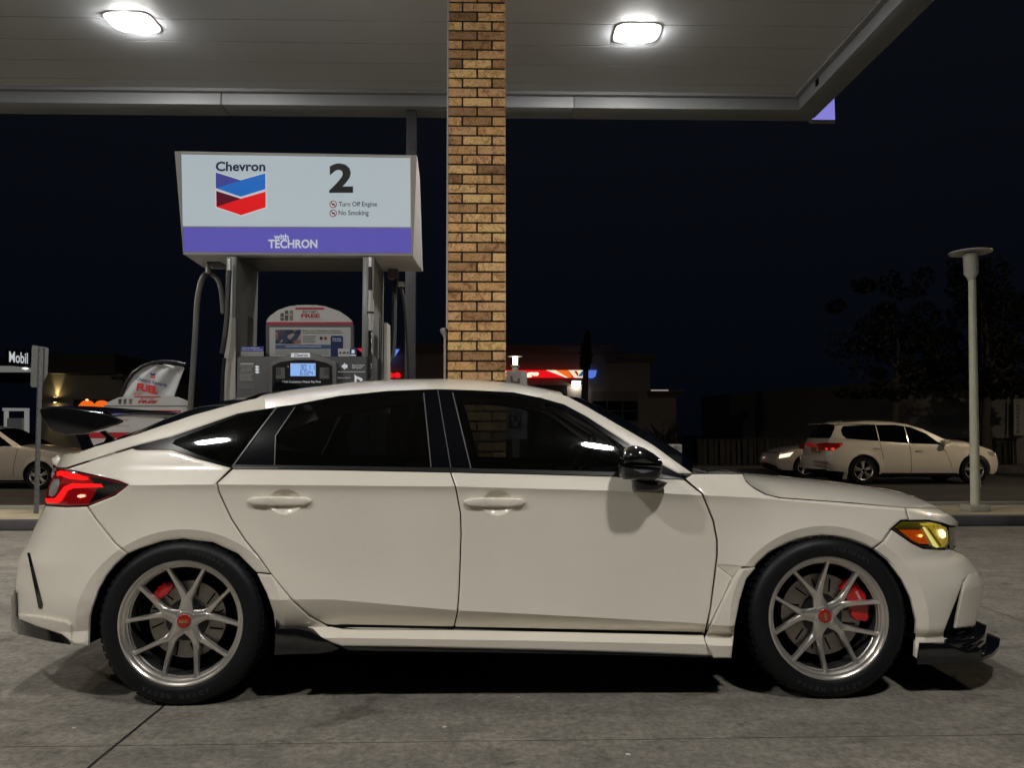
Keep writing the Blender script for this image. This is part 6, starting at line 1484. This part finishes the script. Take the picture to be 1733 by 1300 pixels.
sc = thing('wall_sconce', 'small sconce throwing warm light up and down the wall of the corner building', 'wall lamp', (P(97, 678, YN)[0], YN-.15, P(97, 678, YN)[2]))
zc = P(97, 677, YN)[2]; xc = P(97, 677, YN)[0]
MB().lathe_z((xc, YN-.19, zc-.12), [(.0, 0), (.08, 0), (.08, .06), (.075, .12), (.08, .18), (.08, .24), (0, .24)], 16).build('body', satin_black, sc, ang=40)
for (zz, up) in ((zc+.122, 1), (zc-.122, -1)):
    V = [(xc-.05, YN-.24, zz), (xc+.05, YN-.24, zz), (xc+.05, YN-.14, zz), (xc-.05, YN-.14, zz)]
    mesh('lens', V, [(0, 1, 2, 3)] if up > 0 else [(3, 2, 1, 0)], emis('sconce_lens', (1, .72, .28), 60), sc)
    ld = bpy.data.lights.new('beam', 'SPOT'); ld.energy = 130; ld.color = (1, .74, .30); ld.spot_size = R(44); ld.spot_blend = .8; ld.shadow_soft_size = .05
    lo = bpy.data.objects.new('beam', ld); COL.objects.link(lo); lo.parent = sc; lo.location = (0, .07, .14*up); lo.rotation_euler = (R(180 if up > 0 else 0)+R(-4 if up > 0 else 4), 0, 0)
aw = thing('lit_awning', 'dark awning glowing orange underneath in front of the corner building', 'awning', (P(155, 680, 35)[0], 35, 1))
q0_ = pbox(124, 186, 676, 690, 35, .8); bevel(MB().box(*q0_).build('awning', mat('awning_dark', (.02, .015, .012), .7), aw), .01)
for cxp in (147, 172): pplate('glow_panel', [(cxp-14, 686), (cxp-8, 679.5), (cxp-3, 678), (cxp+4, 678), (cxp+9, 680), (cxp+13, 684), (cxp+13, 690), (cxp-14, 690)], PY(35), .02, emis('orange_glow', (1, .16, .015), .85), aw, th=.015)
pplate('awning_bulb', [(145, 676), (149, 676), (149, 678), (145, 678)], PY(35), .05, emis('awning_bulb', (1, .6, .3), 4), aw, th=.015)
# right: long wall, trees, fence, banner
YR = 34.0
rw = thing('long_building', 'long plain dark building wall across the street behind the trees at the right', 'building', (P(1500, 700, YR)[0], YR+5, -.13))
wv = [P(1190, 672, YR+16), P(1296, 661, YR+9), P(1503, 645, YR), P(1900, 634, YR-6)]
mb = MB(); mb.prism([(p[0], p[1], -.13) for p in wv]+[(wv[-1][0], wv[-1][1]+.4, -.13), (wv[0][0], wv[0][1]+.4, -.13)], [tuple(p) for p in wv]+[(wv[-1][0], wv[-1][1]+.4, wv[-1][2]), (wv[0][0], wv[0][1]+.4, wv[0][2])]); recalc(mb.build('wall', mat('block_wall', (.17, .165, .16), .9, noise=.10, nscale=.7), rw))
fe = thing('fence', 'dark low fence along the far pavement behind the sport utility vehicle', 'fence', (P(1560, 760, 30.5)[0], 30.5, -.13))
a = P(1180, 744, 30.5); b = P(1900, 739, 30.5)
MB().box(a[0], b[0], 30.5, 30.56, a[2]-.06, a[2]+.02).build('rail', satin_black, fe); mb = MB()
x = a[0]
fence_m = mat('fence_slats', (.035, .032, .03), .85, noise=.4, nscale=3)
while x < b[0]: mb.box(x, x+random.uniform(.12, .2), 30.52, 30.54+random.uniform(0, .02), -.13, a[2]-.062); x += .23
mb.build('slats', fence_m, fe)
for i in range(8): MB().box(a[0]+i*2.4, a[0]+i*2.4+.1, 30.45, 30.50, -.13, a[2]+.06).build('fence_post', satin_black, fe)
bn = thing('banner', 'narrow pale vertical banner with dark stacked letters at the right edge', 'banner', (P(1722, 700, 30.2)[0], 30.2, 2))
pplate('cloth', [(1716, 676), (1733, 676), (1733, 737), (1716, 737)], PY(30.2), 0, mat('banner_cloth', (.30, .30, .29), .8), bn, th=.02)
pplate('banner_pole', [(1712, 672), (1714, 672), (1714, 790), (1712, 790)], PY(30.2), 0, satin_black, bn, th=.05)
for k, ch in enumerate('INSURANCE'): ptext(ch, 1720.5 if ch != 'I' else 1722, 1725.5 if ch != 'I' else 1723.3, 678.5+k*6.3, 683.2+k*6.3, PY(30.2), .01, ink, bn, bold=.03)
for i, (px, tw, Yt, cr_, n_, lb) in enumerate(((1513, .26, 29.0, [((1500, 600), 2.2, 1.6), ((1545, 560), 2.0, 1.5), ((1560, 640), 1.3, .9), ((1500, 520), 1.6, 1.3), ((1580, 610), 1.5, 1.3), ((1490, 650), .9, .7)], 5200, 'dark leafy tree on the far pavement behind the sport utility vehicle'),
                                    (1668, .28, 28.5, [((1660, 560), 2.4, 1.8), ((1700, 500), 2.4, 1.6), ((1720, 600), 2.0, 1.7), ((1640, 640), 1.2, .7), ((1700, 660), 1.5, .7), ((1650, 470), 1.8, 1.3)], 6200, 'dark leafy tree just right of the pale lamp post'))):
    t = thing('street_tree', lb, 'tree', (P(px, 750, Yt)[0], Yt, -.13), 'dark trees on the far pavement'); x0_ = P(px, 750, Yt)[0]
    q = P(px+4, 640, Yt); mb = MB(); mb.tube([(x0_, Yt, -.13), (x0_+.03, Yt, 1.4), tuple(q)], [tw*.75, tw*.55, tw*.45], 10)
    for (c_, rx, rz) in cr_:
        e = P(c_[0], c_[1], Yt); mb.tube([tuple(q), ((q[0]+e[0])/2+.1, Yt+random.uniform(-.4, .4), (q[2]+e[2])/2-.1), tuple(e)], [tw*.35, tw*.2, .03], 7)
    mb.build('trunk', bark, t)
    rnd2 = random.Random(50+i); bl_ = []
    for c_, rx, rz in cr_:
        q3 = P(c_[0], c_[1], Yt)
        for _ in range(9): bl_.append(((q3[0]+rnd2.gauss(0, .5)*rx, Yt+rnd2.gauss(0, .5), q3[2]+rnd2.gauss(0, .5)*rz), rx*rnd2.uniform(.2, .45), .5, rz*rnd2.uniform(.18, .42)))
    leafcloud('crown', bl_, leaf, t, n_, .11, 11+i)
